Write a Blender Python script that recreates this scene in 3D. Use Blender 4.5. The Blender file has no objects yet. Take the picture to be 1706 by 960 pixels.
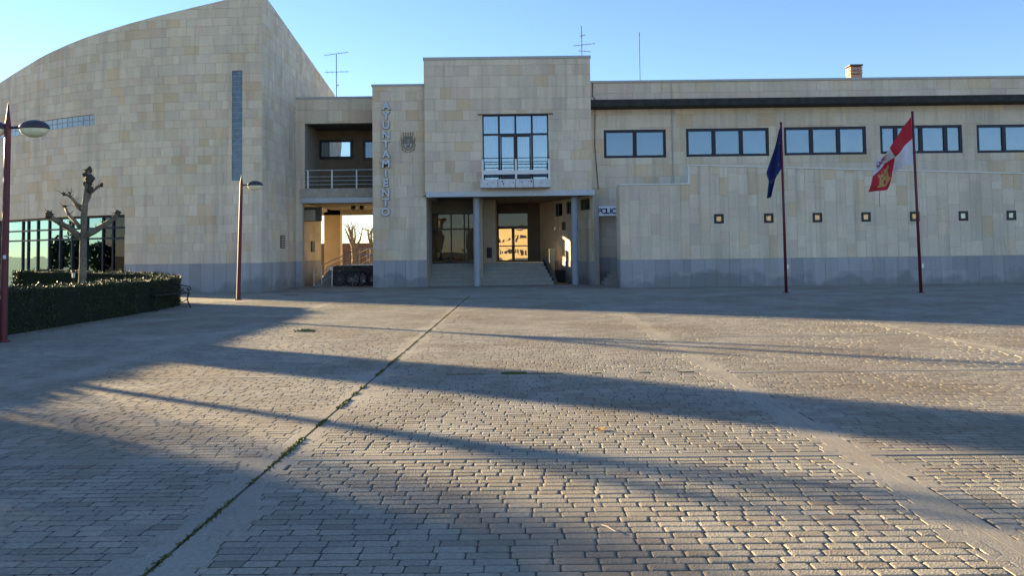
import bpy, math, random
from mathutils import Vector, noise
random.seed(7)
SC = bpy.context.scene
COL = SC.collection
# ------------------------------------------------------------------ camera
F = 1380.0; CX = 853.0; CY = 480.0; CAMH = 1.6
PITCH = math.atan(0.045); ROLL = 0.0125
SH = -61.8 - F*math.tan(PITCH)
fw = Vector((0, math.cos(PITCH), math.sin(PITCH)))
r0 = Vector((1, 0, 0)); u0_ = Vector((0, -math.sin(PITCH), math.cos(PITCH)))
RT = r0*math.cos(ROLL) - u0_*math.sin(ROLL)
UP = u0_*math.cos(ROLL) + r0*math.sin(ROLL)
cam_d = bpy.data.cameras.new('camera'); cam = bpy.data.objects.new('camera', cam_d); COL.objects.link(cam)
from mathutils import Matrix
m = Matrix((RT, UP, -fw)).transposed().to_4x4(); m.translation = Vector((0, 0, CAMH))
cam.matrix_world = m
cam_d.sensor_fit = 'HORIZONTAL'; cam_d.sensor_width = 36; cam_d.lens = 36*F/1706
cam_d.shift_y = SH/1706; cam_d.clip_end = 6000; cam_d.clip_start = 0.05
SC.camera = cam
# ------------------------------------------------------------------ light
AZ = math.radians(56.0); EL = math.radians(8.3)
W = bpy.data.worlds.new("World"); SC.world = W; W.use_nodes = True
nt = W.node_tree; bg = nt.nodes['Background']
sky = nt.nodes.new('ShaderNodeTexSky'); sky.sky_type = 'NISHITA'; sky.sun_disc = False
sky.sun_elevation = EL; sky.sun_rotation = -AZ
sky.air_density = 1.0; sky.dust_density = 0.1; sky.ozone_density = 2.8; sky.altitude = 1500
tnt = nt.nodes.new('ShaderNodeVectorMath'); tnt.operation = 'MULTIPLY'; tnt.inputs[1].default_value = (1.06, .95, .97)
nt.links.new(sky.outputs[0], tnt.inputs[0]); nt.links.new(tnt.outputs[0], bg.inputs[0]); bg.inputs[1].default_value = 0.06
sd = bpy.data.lights.new('sun', 'SUN'); sd.energy = 4.5; sd.angle = math.radians(0.8); sd.color = (1.0, 0.78, 0.45)
so = bpy.data.objects.new('sun', sd); COL.objects.link(so)
sun_dir = Vector((math.sin(AZ)*math.cos(EL), -math.cos(AZ)*math.cos(EL), -math.sin(EL)))
so.rotation_euler = sun_dir.to_track_quat('-Z', 'Y').to_euler()
SC.view_settings.view_transform = 'Standard'; SC.view_settings.look = 'None'
SC.view_settings.gamma = 1; SC.view_settings.exposure = 2.66
SC.render.engine = 'CYCLES'
SC.cycles.max_bounces = 6

# ------------------------------------------------------------------ projection helpers (photo pixel on a plane at distance Y)
def ray(px, py):
    return RT*((px-CX)/F) + UP*((-(py-CY)+SH)/F) + fw
def P(px, py, Y):
    d = ray(px, py); return Vector((0, 0, CAMH)) + d*(Y/d.y)
def G(px, py, z=0.0):
    d = ray(px, py); return Vector((0, 0, CAMH)) + d*((z-CAMH)/d.z)
def proj(p):
    d = Vector(p) - Vector((0, 0, CAMH)); c = d.dot(fw)
    if c < 0.1: return None
    return (CX + F*d.dot(RT)/c, CY + SH - F*d.dot(UP)/c)
def X_(px, py, Y): return P(px, py, Y).x
def Z_(px, py, Y): return P(px, py, Y).z
def HX(px, Y): return P(px, 418.2-0.0125*(px-853), Y).x

# ------------------------------------------------------------------ materials
def mat(name, col=(.5, .5, .5), rough=.8, metal=0, attr=None, nscale=8, namt=.15, bump=0, bscale=60, spec=.3, coords='Object', big=0, bigscale=.5, emis=None, detail=6):
    M = bpy.data.materials.new(name); M.use_nodes = True; N = M.node_tree.nodes; L = M.node_tree.links
    b = N['Principled BSDF']; b.inputs['Roughness'].default_value = rough; b.inputs['Metallic'].default_value = metal
    b.inputs['Specular IOR Level'].default_value = spec
    geo = N.new('ShaderNodeNewGeometry')
    if attr:
        a = N.new('ShaderNodeAttribute'); a.attribute_name = attr; csrc = a.outputs['Color']
    else:
        a = N.new('ShaderNodeRGB'); a.outputs[0].default_value = (*col, 1); csrc = a.outputs[0]
    n = N.new('ShaderNodeTexNoise'); n.inputs['Scale'].default_value = nscale; n.inputs['Detail'].default_value = detail; n.inputs['Roughness'].default_value = .65
    L.new(geo.outputs['Position'], n.inputs['Vector'])
    mr = N.new('ShaderNodeMapRange'); mr.inputs[1].default_value = .25; mr.inputs[2].default_value = .75
    mr.inputs[3].default_value = 1-namt; mr.inputs[4].default_value = 1+namt
    L.new(n.outputs['Fac'], mr.inputs[0])
    vm = N.new('ShaderNodeVectorMath'); vm.operation = 'SCALE'; L.new(csrc, vm.inputs[0]); L.new(mr.outputs[0], vm.inputs['Scale'])
    out = vm.outputs[0]
    if big:
        n2 = N.new('ShaderNodeTexNoise'); n2.inputs['Scale'].default_value = bigscale; n2.inputs['Detail'].default_value = 5; n2.inputs['Roughness'].default_value = .6
        L.new(geo.outputs['Position'], n2.inputs['Vector'])
        m2 = N.new('ShaderNodeMapRange'); m2.inputs[1].default_value = .3; m2.inputs[2].default_value = .7
        m2.inputs[3].default_value = 1-big; m2.inputs[4].default_value = 1+big*.6
        L.new(n2.outputs['Fac'], m2.inputs[0])
        v2 = N.new('ShaderNodeVectorMath'); v2.operation = 'SCALE'; L.new(out, v2.inputs[0]); L.new(m2.outputs[0], v2.inputs['Scale']); out = v2.outputs[0]
    L.new(out, b.inputs['Base Color'])
    if bump:
        nb = N.new('ShaderNodeTexNoise'); nb.inputs['Scale'].default_value = bscale; nb.inputs['Detail'].default_value = 4
        L.new(geo.outputs['Position'], nb.inputs['Vector'])
        bn = N.new('ShaderNodeBump'); bn.inputs['Strength'].default_value = bump; bn.inputs['Distance'].default_value = .01
        L.new(nb.outputs['Fac'], bn.inputs['Height']); L.new(bn.outputs[0], b.inputs['Normal'])
    M['out'] = 1
    return M

def glass(name, tint=(.8, .9, .95), fac=.35, rough=.01, gcol=(.9, .95, 1)):
    M = bpy.data.materials.new(name); M.use_nodes = True; N = M.node_tree.nodes; L = M.node_tree.links
    N.remove(N['Principled BSDF']); o = N['Material Output']
    g = N.new('ShaderNodeBsdfGlossy'); g.inputs['Roughness'].default_value = rough; g.inputs['Color'].default_value = (*gcol, 1)
    t = N.new('ShaderNodeBsdfTransparent'); t.inputs[0].default_value = (*tint, 1)
    fr = N.new('ShaderNodeFresnel'); fr.inputs[0].default_value = 1.5
    mx = N.new('ShaderNodeMath'); mx.operation = 'MAXIMUM'; mx.inputs[1].default_value = fac; L.new(fr.outputs[0], mx.inputs[0])
    geo = N.new('ShaderNodeNewGeometry'); n = N.new('ShaderNodeTexNoise'); n.inputs['Scale'].default_value = 1.3; n.inputs['Detail'].default_value = 1
    L.new(geo.outputs['Position'], n.inputs['Vector'])
    bn = N.new('ShaderNodeBump'); bn.inputs['Strength'].default_value = .12; bn.inputs['Distance'].default_value = .02
    L.new(n.outputs['Fac'], bn.inputs['Height']); L.new(bn.outputs[0], g.inputs['Normal'])
    ms = N.new('ShaderNodeMixShader'); L.new(mx.outputs[0], ms.inputs[0]); L.new(t.outputs[0], ms.inputs[1]); L.new(g.outputs[0], ms.inputs[2])
    L.new(ms.outputs[0], o.inputs[0]); return M

def stone_mat():
    M = mat('stone_cladding', attr='tint', rough=.75, nscale=9, namt=.07, bump=.25, bscale=25, big=.10, bigscale=.45)
    N = M.node_tree.nodes; L = M.node_tree.links; b = N['Principled BSDF']
    src = b.inputs['Base Color'].links[0].from_socket
    geo = N.new('ShaderNodeNewGeometry'); mp = N.new('ShaderNodeMapping'); mp.inputs['Scale'].default_value = (3.2, 3.2, .22)
    L.new(geo.outputs['Position'], mp.inputs[0])
    n = N.new('ShaderNodeTexNoise'); n.inputs['Scale'].default_value = 1.0; n.inputs['Detail'].default_value = 6; L.new(mp.outputs[0], n.inputs[0])
    r = N.new('ShaderNodeMapRange'); r.inputs[1].default_value = .5; r.inputs[2].default_value = .78; r.inputs[3].default_value = 0; r.inputs[4].default_value = .45
    L.new(n.outputs['Fac'], r.inputs[0])
    mx = N.new('ShaderNodeMixRGB'); mx.inputs[2].default_value = (.30, .27, .21, 1); L.new(r.outputs[0], mx.inputs[0]); L.new(src, mx.inputs[1])
    # splash dirt near the foot of the walls
    sx = N.new('ShaderNodeSeparateXYZ'); L.new(geo.outputs['Position'], sx.inputs[0])
    n3 = N.new('ShaderNodeTexNoise'); n3.inputs['Scale'].default_value = .9; n3.inputs['Detail'].default_value = 5; L.new(geo.outputs['Position'], n3.inputs[0])
    r3 = N.new('ShaderNodeMapRange'); r3.inputs[1].default_value = .3; r3.inputs[2].default_value = .75; r3.inputs[3].default_value = 0; r3.inputs[4].default_value = 1.1; L.new(n3.outputs['Fac'], r3.inputs[0])
    sb = N.new('ShaderNodeMath'); sb.operation = 'SUBTRACT'; L.new(r3.outputs[0], sb.inputs[0]); L.new(sx.outputs['Z'], sb.inputs[1])
    r4 = N.new('ShaderNodeMapRange'); r4.inputs[1].default_value = 0; r4.inputs[2].default_value = .3; r4.inputs[3].default_value = 0; r4.inputs[4].default_value = .55; L.new(sb.outputs[0], r4.inputs[0])
    m2 = N.new('ShaderNodeMixRGB'); m2.inputs[2].default_value = (.16, .165, .16, 1); L.new(r4.outputs[0], m2.inputs[0]); L.new(mx.outputs[0], m2.inputs[1])
    L.new(m2.outputs[0], b.inputs['Base Color']); return M

def ground_mat(name, base, stain, attr=None, bump=.5):
    M = mat(name, base, rough=.85, attr=attr, nscale=35, namt=.28, bump=bump, bscale=90, big=.22, bigscale=.9, spec=.25)
    N = M.node_tree.nodes; L = M.node_tree.links; b = N['Principled BSDF']
    src = b.inputs['Base Color'].links[0].from_socket
    geo = N.new('ShaderNodeNewGeometry')
    n = N.new('ShaderNodeTexNoise'); n.inputs['Scale'].default_value = .33; n.inputs['Detail'].default_value = 8; n.inputs['Roughness'].default_value = .62; L.new(geo.outputs['Position'], n.inputs[0])
    r = N.new('ShaderNodeMapRange'); r.inputs[1].default_value = .48; r.inputs[2].default_value = .66; r.inputs[3].default_value = 0; r.inputs[4].default_value = .75; L.new(n.outputs['Fac'], r.inputs[0])
    mx = N.new('ShaderNodeMixRGB'); mx.inputs[2].default_value = (*stain, 1); L.new(r.outputs[0], mx.inputs[0]); L.new(src, mx.inputs[1])
    n2 = N.new('ShaderNodeTexNoise'); n2.inputs['Scale'].default_value = 210; n2.inputs['Detail'].default_value = 2; L.new(geo.outputs['Position'], n2.inputs[0])
    r2 = N.new('ShaderNodeMapRange'); r2.inputs[1].default_value = .62; r2.inputs[2].default_value = .72; r2.inputs[3].default_value = 0; r2.inputs[4].default_value = .7; L.new(n2.outputs['Fac'], r2.inputs[0])
    m2 = N.new('ShaderNodeMixRGB'); m2.inputs[2].default_value = (.09, .085, .08, 1); L.new(r2.outputs[0], m2.inputs[0]); L.new(mx.outputs[0], m2.inputs[1])
    L.new(m2.outputs[0], b.inputs['Base Color']); return M

M_stone = stone_mat()
M_core = mat('wall_mortar', (.43, .37, .30), .9)
M_slab = ground_mat('concrete_slab', (.315, .283, .232), (.215, .165, .115))
M_cob = ground_mat('cobble_concrete', (.36, .33, .28), (.215, .165, .115), attr='tint', bump=1.0)
M_joint = mat('joint_soil', (.07, .07, .055), .95, nscale=30, namt=.5, bump=.5)
M_jfloor = mat('stamped_joint', (.09, .078, .065), .95, nscale=30, namt=.4, bump=.5)
M_earth = mat('dry_ground', (.20, .17, .11), .95, nscale=.5, namt=.3)
M_coping = mat('coping_metal', (.42, .42, .40), .5, nscale=3, namt=.1)
M_coplight = mat('coping_white', (.74, .72, .64), .6, nscale=3, namt=.1)
M_band = mat('ribbed_metal', (.50, .55, .60), .4, metal=.3, nscale=2, namt=.08)
M_frame = mat('dark_frame', (.018, .020, .028), .35, nscale=20, namt=.1)
M_frameb = mat('navy_frame', (.012, .014, .03), .4)
M_wood = mat('dark_soffit', (.10, .095, .085), .8, nscale=4, namt=.3)
M_soffit = mat('soffit_boards', (.16, .14, .11), .7, nscale=4, namt=.2)
M_eave = mat('weathered_eave', (.035, .038, .035), .75, nscale=3, namt=.5)
M_col = mat('column_concrete', (.34, .38, .42), .6, nscale=6, namt=.15, bump=.2)
M_conc = mat('aged_concrete', (.40, .37, .31), .85, nscale=3, namt=.25, bump=.3)
M_step = mat('step_stone', (.30, .29, .25), .8, nscale=5, namt=.15, bump=.2)
M_white = mat('white_paint', (.72, .74, .72), .5, nscale=6, namt=.08)
M_bstone = mat('balcony_stone', (.60, .62, .62), .7, nscale=5, namt=.2)
M_steel = mat('galvanised_rail', (.60, .62, .60), .35, metal=.7)
M_railw = mat('rail_post', (.72, .74, .72), .4)
M_red = mat('oxblood_paint', (.12, .022, .028), .4, nscale=10, namt=.2)
M_lampglass = mat('lamp_diffuser', (.80, .76, .52), .25)
M_hood = mat('lamp_hood', (.06, .05, .06), .4)
M_black = mat('black_iron', (.015, .015, .017), .5)
M_bark = mat('plane_bark', (.19, .155, .115), .9, nscale=14, namt=.5, bump=1.0, bscale=22, big=.3, bigscale=3)
M_knob = mat('pruned_knob', (.085, .068, .05), .95, nscale=20, namt=.4, bump=.8, bscale=25)
M_leaf = mat('hedge_leaf', attr='tint', rough=.55, nscale=2, namt=.2)
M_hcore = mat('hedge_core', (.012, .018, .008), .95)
M_grass = mat('lawn_green', (.07, .14, .025), .9, nscale=5, namt=.4)
M_moss = mat('weed_green', attr='tint', rough=.8)
M_cloth = mat('flag_cloth', attr='tint', rough=.8, nscale=20, namt=.05)
M_letter = mat('zinc_letter', (.52, .57, .62), .45, metal=.2, nscale=20, namt=.1)
M_navy = mat('navy_letter', (.02, .03, .12), .5)
M_signw = mat('sign_white', (.85, .86, .88), .5)
M_plaque = mat('bronze_plaque', (.07, .06, .05), .5)
M_brick = mat('chimney_brick', (.34, .22, .17), .85, nscale=20, namt=.2)
M_crest = mat('carved_crest', (.20, .19, .165), .8, nscale=20, namt=.2)
M_ochre = mat('ochre_render', (.52, .36, .17), .9, nscale=1, namt=.1)
M_pale = mat('pale_render', (.44, .39, .32), .9, nscale=1, namt=.1)
M_dim = mat('dim_reflection_tint', (.20, .15, .05), .8)
M_warmg = mat('warm_reflection_tint', (.52, .46, .33), .8, nscale=6, namt=.4)
M_room = mat('lobby_wall', (.36, .32, .24), .8, nscale=2, namt=.1)
M_curtain = mat('pale_curtain', (.34, .46, .53), .9, nscale=10, namt=.05)
M_blind = mat('grey_blind', (.36, .42, .46), .8, nscale=1.5, namt=.1)
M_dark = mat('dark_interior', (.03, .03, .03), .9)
M_orange = mat('orange_plastic', (.60, .08, .02), .5)
M_tile = mat('clay_tile', (.16, .09, .06), .9, nscale=3, namt=.3)
M_gbj = mat('block_mortar', (.30, .34, .37), .7)
M_gblock = mat('glass_block', (.10, .16, .21), .12, nscale=4, namt=.5, spec=.8)
M_gblock2 = mat('glass_block_pale', (.30, .34, .35), .15, nscale=4, namt=.3, spec=.8)
G_win = glass('window_glass', (.62, .74, .82), .12)
M_blinds = [M_blind, mat('pale_blind', (.44, .50, .53), .8, nscale=1.5, namt=.15), mat('sky_tinted_blind', (.28, .36, .42), .8, nscale=1.5, namt=.2)]  # bluish blind tones carry the sky reflected in the panes
G_bal = glass('balcony_glass', (.75, .85, .9), .22)
G_mirror = glass('door_glass', (.35, .35, .33), .38)
G_lobby = glass('lobby_glass', (.55, .56, .52), .03)
G_hall = glass('hall_glass', (.25, .30, .28), .50, gcol=(.50, .80, .82))

# ------------------------------------------------------------------ mesh helpers
class MB:
    def __init__(s): s.v = []; s.f = []; s.c = []
    def add(s, vs, fs, col=None):
        o = len(s.v); s.v += [tuple(v) for v in vs]
        for f in fs:
            s.f.append(tuple(i+o for i in f)); s.c.append(col)
    def box(s, x0, x1, y0, y1, z0, z1, col=None):
        s.add([(x0,y0,z0),(x1,y0,z0),(x1,y1,z0),(x0,y1,z0),(x0,y0,z1),(x1,y0,z1),(x1,y1,z1),(x0,y1,z1)],
              [(0,3,2,1),(4,5,6,7),(0,1,5,4),(1,2,6,5),(2,3,7,6),(3,0,4,7)], col)
    def mbox(s, mf, a0, a1, z0, z1, d0, d1, col=None):
        vs = [mf(a0,z0,d1),mf(a1,z0,d1),mf(a1,z0,d0),mf(a0,z0,d0),mf(a0,z1,d1),mf(a1,z1,d1),mf(a1,z1,d0),mf(a0,z1,d0)]
        s.add(vs, [(0,3,2,1),(4,5,6,7),(0,1,5,4),(1,2,6,5),(2,3,7,6),(3,0,4,7)], col)
    def prism(s, mf, poly, d0, d1, back=True, col=None):
        n = len(poly)
        vs = [mf(a, z, d1) for a, z in poly] + [mf(a, z, d0) for a, z in poly]
        fs = [tuple(range(n))] + [(i, n+i, n+(i+1) % n, (i+1) % n) for i in range(n)]
        if back: fs.append(tuple(range(2*n-1, n-1, -1)))
        s.add(vs, fs, col)
    def tube(s, pts, r, n=8, col=None, cap=True, jit=0, close=False):
        pts = [Vector(p) for p in pts]; k = len(pts)
        rs = r if isinstance(r, (list, tuple)) else [r]*k
        rings = []; prev = None
        for i, p in enumerate(pts):
            if close: t = (pts[(i+1) % k]-pts[i-1]).normalized()
            else: t = (pts[min(i+1, k-1)]-pts[max(i-1, 0)]).normalized()
            if prev is None:
                a = Vector((0, 0, 1)) if abs(t.z) < .9 else Vector((1, 0, 0))
                x = a.cross(t).normalized()
            else:
                x = (prev - t*prev.dot(t)).normalized()
            prev = x; y = t.cross(x)
            rings.append([p+(x*math.cos(2*math.pi*j/n)+y*math.sin(2*math.pi*j/n))*rs[i]*(1+random.uniform(-jit, jit)) for j in range(n)])
        vs = [v for rg in rings for v in rg]; fs = []
        for i in range(k if close else k-1):
            a = i*n; b = ((i+1) % k)*n
            for j in range(n): fs.append((a+j, a+(j+1) % n, b+(j+1) % n, b+j))
        if cap and not close:
            fs.append(tuple(range(n-1, -1, -1))); fs.append(tuple((k-1)*n+j for j in range(n)))
        s.add(vs, fs, col)
    def blob(s, c, r, sub=2, jit=.2, sc=(1, 1, 1), col=None, seed=0):
        c = Vector(c); vs = []; fs = []; nu = 4*sub+2; nv = 3*sub+1
        for i in range(nv+1):
            th = math.pi*i/nv
            for j in range(nu):
                ph = 2*math.pi*j/nu
                d = Vector((math.sin(th)*math.cos(ph), math.sin(th)*math.sin(ph), math.cos(th)))
                k = r*(1+jit*noise.noise(d*2.3+Vector((seed*3.1, seed, 0))+c))
                vs.append(c+Vector((d.x*sc[0], d.y*sc[1], d.z*sc[2]))*k)
        for i in range(nv):
            for j in range(nu): fs.append((i*nu+j, (i+1)*nu+j, (i+1)*nu+(j+1) % nu, i*nu+(j+1) % nu))
        s.add(vs, fs, col)
    def build(s, name, m, parent=None, smooth=False, origin=None):
        me = bpy.data.meshes.new(name)
        vs = s.v
        if origin is not None: ox, oy, oz = origin; vs = [(a-ox, b-oy, c-oz) for a, b, c in vs]
        me.from_pydata(vs, [], s.f)
        if any(c is not None for c in s.c):
            at = me.color_attributes.new('tint', 'FLOAT_COLOR', 'CORNER')
            arr = []
            for f, c in zip(s.f, s.c):
                c = c or (.3, .3, .3); arr += [c[0], c[1], c[2], 1.0]*len(f)
            at.data.foreach_set('color', arr)
        me.materials.append(m)
        if smooth: me.polygons.foreach_set('use_smooth', [True]*len(me.polygons))
        me.update()
        o = bpy.data.objects.new(name, me); COL.objects.link(o)
        if origin is not None: o.location = origin
        if parent is not None:
            o.parent = parent
            if parent.type == 'EMPTY' or parent.parent is None or True:
                o.location = Vector(o.location) - wloc(parent)
        return o
def wloc(o):
    v = Vector((0, 0, 0))
    while o is not None: v = v + Vector(o.location); o = o.parent
    return v
def thing(name, loc, label, cat, group=None):
    o = bpy.data.objects.new(name, None); COL.objects.link(o); o.location = loc; o.empty_display_size = .3
    o['label'] = label; o['category'] = cat
    if group: o['group'] = group
    return o
def tag(o, label, cat, group=None, kind=None):
    o['label'] = label; o['category'] = cat
    if group: o['group'] = group
    if kind: o['kind'] = kind
    return o
def copy_tree(o, parent=None):
    c = o.copy(); COL.objects.link(c); c.parent = parent
    for ch in o.children: copy_tree(ch, c)
    return c
def bx(name, m, parent, *a):
    b = MB(); b.box(*a); return b.build(name, m, parent)

# planar wall map between two plan points; outward normal to the right-hand side of A->B rotated towards the viewer
def plane(A, B):
    A = Vector((A[0], A[1])); B = Vector((B[0], B[1])); U = (B-A).normalized(); N = Vector((U.y, -U.x))
    f = lambda u, z, d: (A.x+U.x*u+N.x*d, A.y+U.y*u+N.y*d, z)
    f.L = (B-A).length; f.cuts = []; return f
def front(Y):
    f = lambda u, z, d: (u, Y-d, z)
    f.cuts = []; return f
def polymap(pts):
    pts = [Vector(p) for p in pts]; acc = [0]
    for a, b in zip(pts, pts[1:]): acc.append(acc[-1]+(b-a).length)
    ns = []
    for i in range(len(pts)):
        t = (pts[min(i+1, len(pts)-1)]-pts[max(i-1, 0)]).normalized(); ns.append(Vector((t.y, -t.x)))
    def f(u, z, d):
        i = 0
        while i < len(acc)-2 and u > acc[i+1]: i += 1
        k = (u-acc[i])/(acc[i+1]-acc[i]); p = pts[i].lerp(pts[i+1], k); n = ns[i].lerp(ns[i+1], k).normalized()
        return (p.x+n.x*d, p.y+n.y*d, z)
    f.L = acc[-1]; f.acc = acc; f.cuts = [acc[-1]*i/40 for i in range(1, 40)]; return f

def rminus(r, holes):
    out = [r]
    for (a0, a1, b0, b1) in holes:
        nx = []
        for (x0, x1, z0, z1) in out:
            if a1 <= x0 or a0 >= x1 or b1 <= z0 or b0 >= z1: nx.append((x0, x1, z0, z1)); continue
            if b0 > z0: nx.append((x0, x1, z0, b0))
            if b1 < z1: nx.append((x0, x1, b1, z1))
            c0, c1 = max(z0, b0), min(z1, b1)
            if a0 > x0: nx.append((x0, a0, c0, c1))
            if a1 < x1: nx.append((a1, x1, c0, c1))
        out = nx
    return out
def cliptop(poly, top):
    if top is None: return poly
    um = sum(p[0] for p in poly)/len(poly); e = .05
    za, zb = top(um-e), top(um+e); s = (zb-za)/(2*e); lim = lambda u: za+(u-um+e)*s
    out = []
    for i in range(len(poly)):
        p, q = poly[i], poly[(i+1) % len(poly)]
        ip, iq = p[1] <= lim(p[0]), q[1] <= lim(q[0])
        if ip: out.append(p)
        if ip != iq:
            dp, dq = p[1]-lim(p[0]), q[1]-lim(q[0]); k = dp/(dp-dq)
            out.append((p[0]+(q[0]-p[0])*k, p[1]+(q[1]-p[1])*k))
    return out if len(out) >= 3 else None

def tint_stone(u, z, seed, warm=1.0, grey=0):
    n = noise.noise(Vector((u*.33, z*.33, seed*7.7)))
    r = random.random()
    b = random.uniform(.93, 1.06)
    if r < .05+.18*max(0, n+.12)*warm: c = (.64*b, .485*b, .325*b)
    elif r < .09+.20*max(0, n+.1)*warm: c = (.645*b, .50*b, .415*b)
    elif r < .22+.22*max(0, n)*warm: c = (.66*b, .535*b, .395*b)
    elif r < .32: c = (.61*b, .51*b, .43*b)
    elif r < .45: c = (.69*b, .59*b, .48*b)
    else: c = (.67*b, .57*b, .455*b)
    return tuple(k*(.82*p+.18*q*b) for p, q, k in zip(c, (.685, .588, .468), (1.07, 1.05, .97)))
def tint_plinth(u, z):
    b = random.uniform(.84, 1.10); return (.38*b, .37*b, .37*b)

class Clad:
    """collects stone panels of one building; the 300 that show largest become parts"""
    def __init__(s): s.p = []
    def wall(s, mf, u0, u1, z0, z1, holes=(), top=None, style='course', plinth=None, seed=1, core=None, thick=.3, warm=1.0, cw=(.3, .85), ch=(.42, .55)):
        rnd = random.Random(seed*13+5)
        rects = []
        zs = z0
        if plinth is not None and plinth > z0:
            u = u0
            while u < u1-1e-4:
                w = rnd.uniform(.42, .6); e = min(u+w, u1)
                if u1-e < .15: e = u1
                if seed % 2 and rnd.random() < .6:
                    zz = z0+(plinth-z0)*.5; rects.append((u, e, z0, zz, 1)); rects.append((u, e, zz, plinth, 1))
                else: rects.append((u, e, z0, plinth, 1))
                u = e
            zs = plinth
        if style == 'course':
            z = zs
            while z < z1-1e-4:
                h = rnd.uniform(*ch); e = min(z+h, z1)
                if z1-e < .15: e = z1
                u = u0
                while u < u1-1e-4:
                    w = rnd.uniform(*cw); f = min(u+w, u1)
                    if u1-f < .12: f = u1
                    rects.append((u, f, z, e, 0)); u = f
                z = e
        else:
            u = u0
            while u < u1-1e-4:
                w = rnd.uniform(.34, .5); f = min(u+w, u1)
                if u1-f < .12: f = u1
                z = zs
                while z < z1-1e-4:
                    h = rnd.uniform(.35, 1.0); e = min(z+h, z1)
                    if z1-e < .12: e = z1
                    rects.append((u, f, z, e, 0)); z = e
                u = f
        g = .0035
        for (a, b, c, d, pl) in rects:
            col = tint_plinth(a, c) if pl else tint_stone(a, c, seed, warm)
            for (x0, x1, y0, y1) in rminus((a+g, b-g, c+g, d-g), holes):
                if x1-x0 < .02 or y1-y0 < .02: continue
                poly = cliptop([(x0, y0), (x1, y0), (x1, y1), (x0, y1)], top)
                if poly: s.p.append((mf, poly, .022+rnd.uniform(-.003, .004)+(.012 if pl else 0), col))
        if core is not None:
            us = sorted(set([u0, u1]+[h[0] for h in holes]+[h[1] for h in holes]+[c for c in mf.cuts if u0 < c < u1]))
            us = [x for x in us if u0 <= x <= u1]
            zz = sorted(set([z0, z1]+[h[2] for h in holes]+[h[3] for h in holes])); zz = [x for x in zz if z0 <= x <= z1]
            for a, b in zip(us, us[1:]):
                for c, d in zip(zz, zz[1:]):
                    um, vm = (a+b)/2, (c+d)/2
                    if any(h[0] < um < h[1] and h[2] < vm < h[3] for h in holes): continue
                    poly = cliptop([(a, c), (b, c), (b, d), (a, d)], top)
                    if poly: core.prism(mf, poly, -thick, 0)
    def finish(s, parent):
        sc = []
        for it in s.p:
            mf, poly, t, col = it
            pts = [proj(mf(a, z, t)) for a, z in poly]
            if any(p is None for p in pts): sc.append(0); continue
            ar = abs(sum(p[0]*q[1]-q[0]*p[1] for p, q in zip(pts, pts[1:]+pts[:1])))/2
            cx = sum(p[0] for p in pts)/len(pts); cy = sum(p[1] for p in pts)/len(pts)
            sc.append(ar if 0 < cx < 1706 and 0 < cy < 960 else ar*.001)
        order = sorted(range(len(s.p)), key=lambda i: -sc[i])
        rest = MB()
        for k, i in enumerate(order):
            mf, poly, t, col = s.p[i]
            if k < 299:
                b = MB(); b.prism(mf, poly, 0, t, back=False, col=col)
                b.build('stone_panel', M_stone, parent, origin=mf(poly[0][0], poly[0][1], 0))
            else: rest.prism(mf, poly, 0, t, back=False, col=col)
        if rest.v:
            o = rest.build('stone_cladding', M_stone, parent); o['kind'] = 'stuff'

def window(parent, mf, u0, u1, z0, z1, cols, rows=(0, 1), fr=.07, mul=.06, depth=.08, back=.12, gm=None, fm=None, behind=None, name='window', bd=.1, skip=()):
    """cols/rows: fractions of the divisions incl. 0 and 1; frame is the part, panes are its children"""
    fm = fm or M_frame; b = MB()
    D0, D1 = -back, -back+depth
    b.mbox(mf, u0, u1, z1-fr, z1, D0, D1); b.mbox(mf, u0, u1, z0, z0+fr, D0, D1)
    b.mbox(mf, u0, u0+fr, z0+fr, z1-fr, D0, D1); b.mbox(mf, u1-fr, u1, z0+fr, z1-fr, D0, D1)
    W_, H_ = u1-u0, z1-z0
    for c in cols[1:-1]:
        b.mbox(mf, u0+W_*c-mul/2, u0+W_*c+mul/2, z0+fr, z1-fr, D0+.004, D1+.004)
    for r in rows[1:-1]:
        b.mbox(mf, u0+fr, u1-fr, z0+H_*r-mul/2, z0+H_*r+mul/2, D0+.002, D1-.002)
    w = b.build(name, fm, parent)
    for i in range(len(cols)-1):
        for j in range(len(rows)-1):
            a = u0+W_*cols[i]+(fr if i == 0 else mul/2); c = u0+W_*cols[i+1]-(fr if i == len(cols)-2 else mul/2)
            e = z0+H_*rows[j]+(fr if j == 0 else mul/2); f = z0+H_*rows[j+1]-(fr if j == len(rows)-2 else mul/2)
            g = MB(); g.mbox(mf, a, c, e, f, D0+.03, D0+.04); g.build('pane', gm or G_win, w)
            if behind and (i, j) not in skip:
                g = MB(); g.mbox(mf, a-.02, c+.02, e-.02, f+.02, D0-bd-.01, D0-bd); g.build('blind', random.choice(M_blinds) if behind is M_blind else behind, w)
    return w
def prect(px0, py0, px1, py1, Y):
    mx, my = (px0+px1)/2, (py0+py1)/2
    return (X_(px0, my, Y), X_(px1, my, Y), Z_(mx, py1, Y), Z_(mx, py0, Y))

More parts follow.
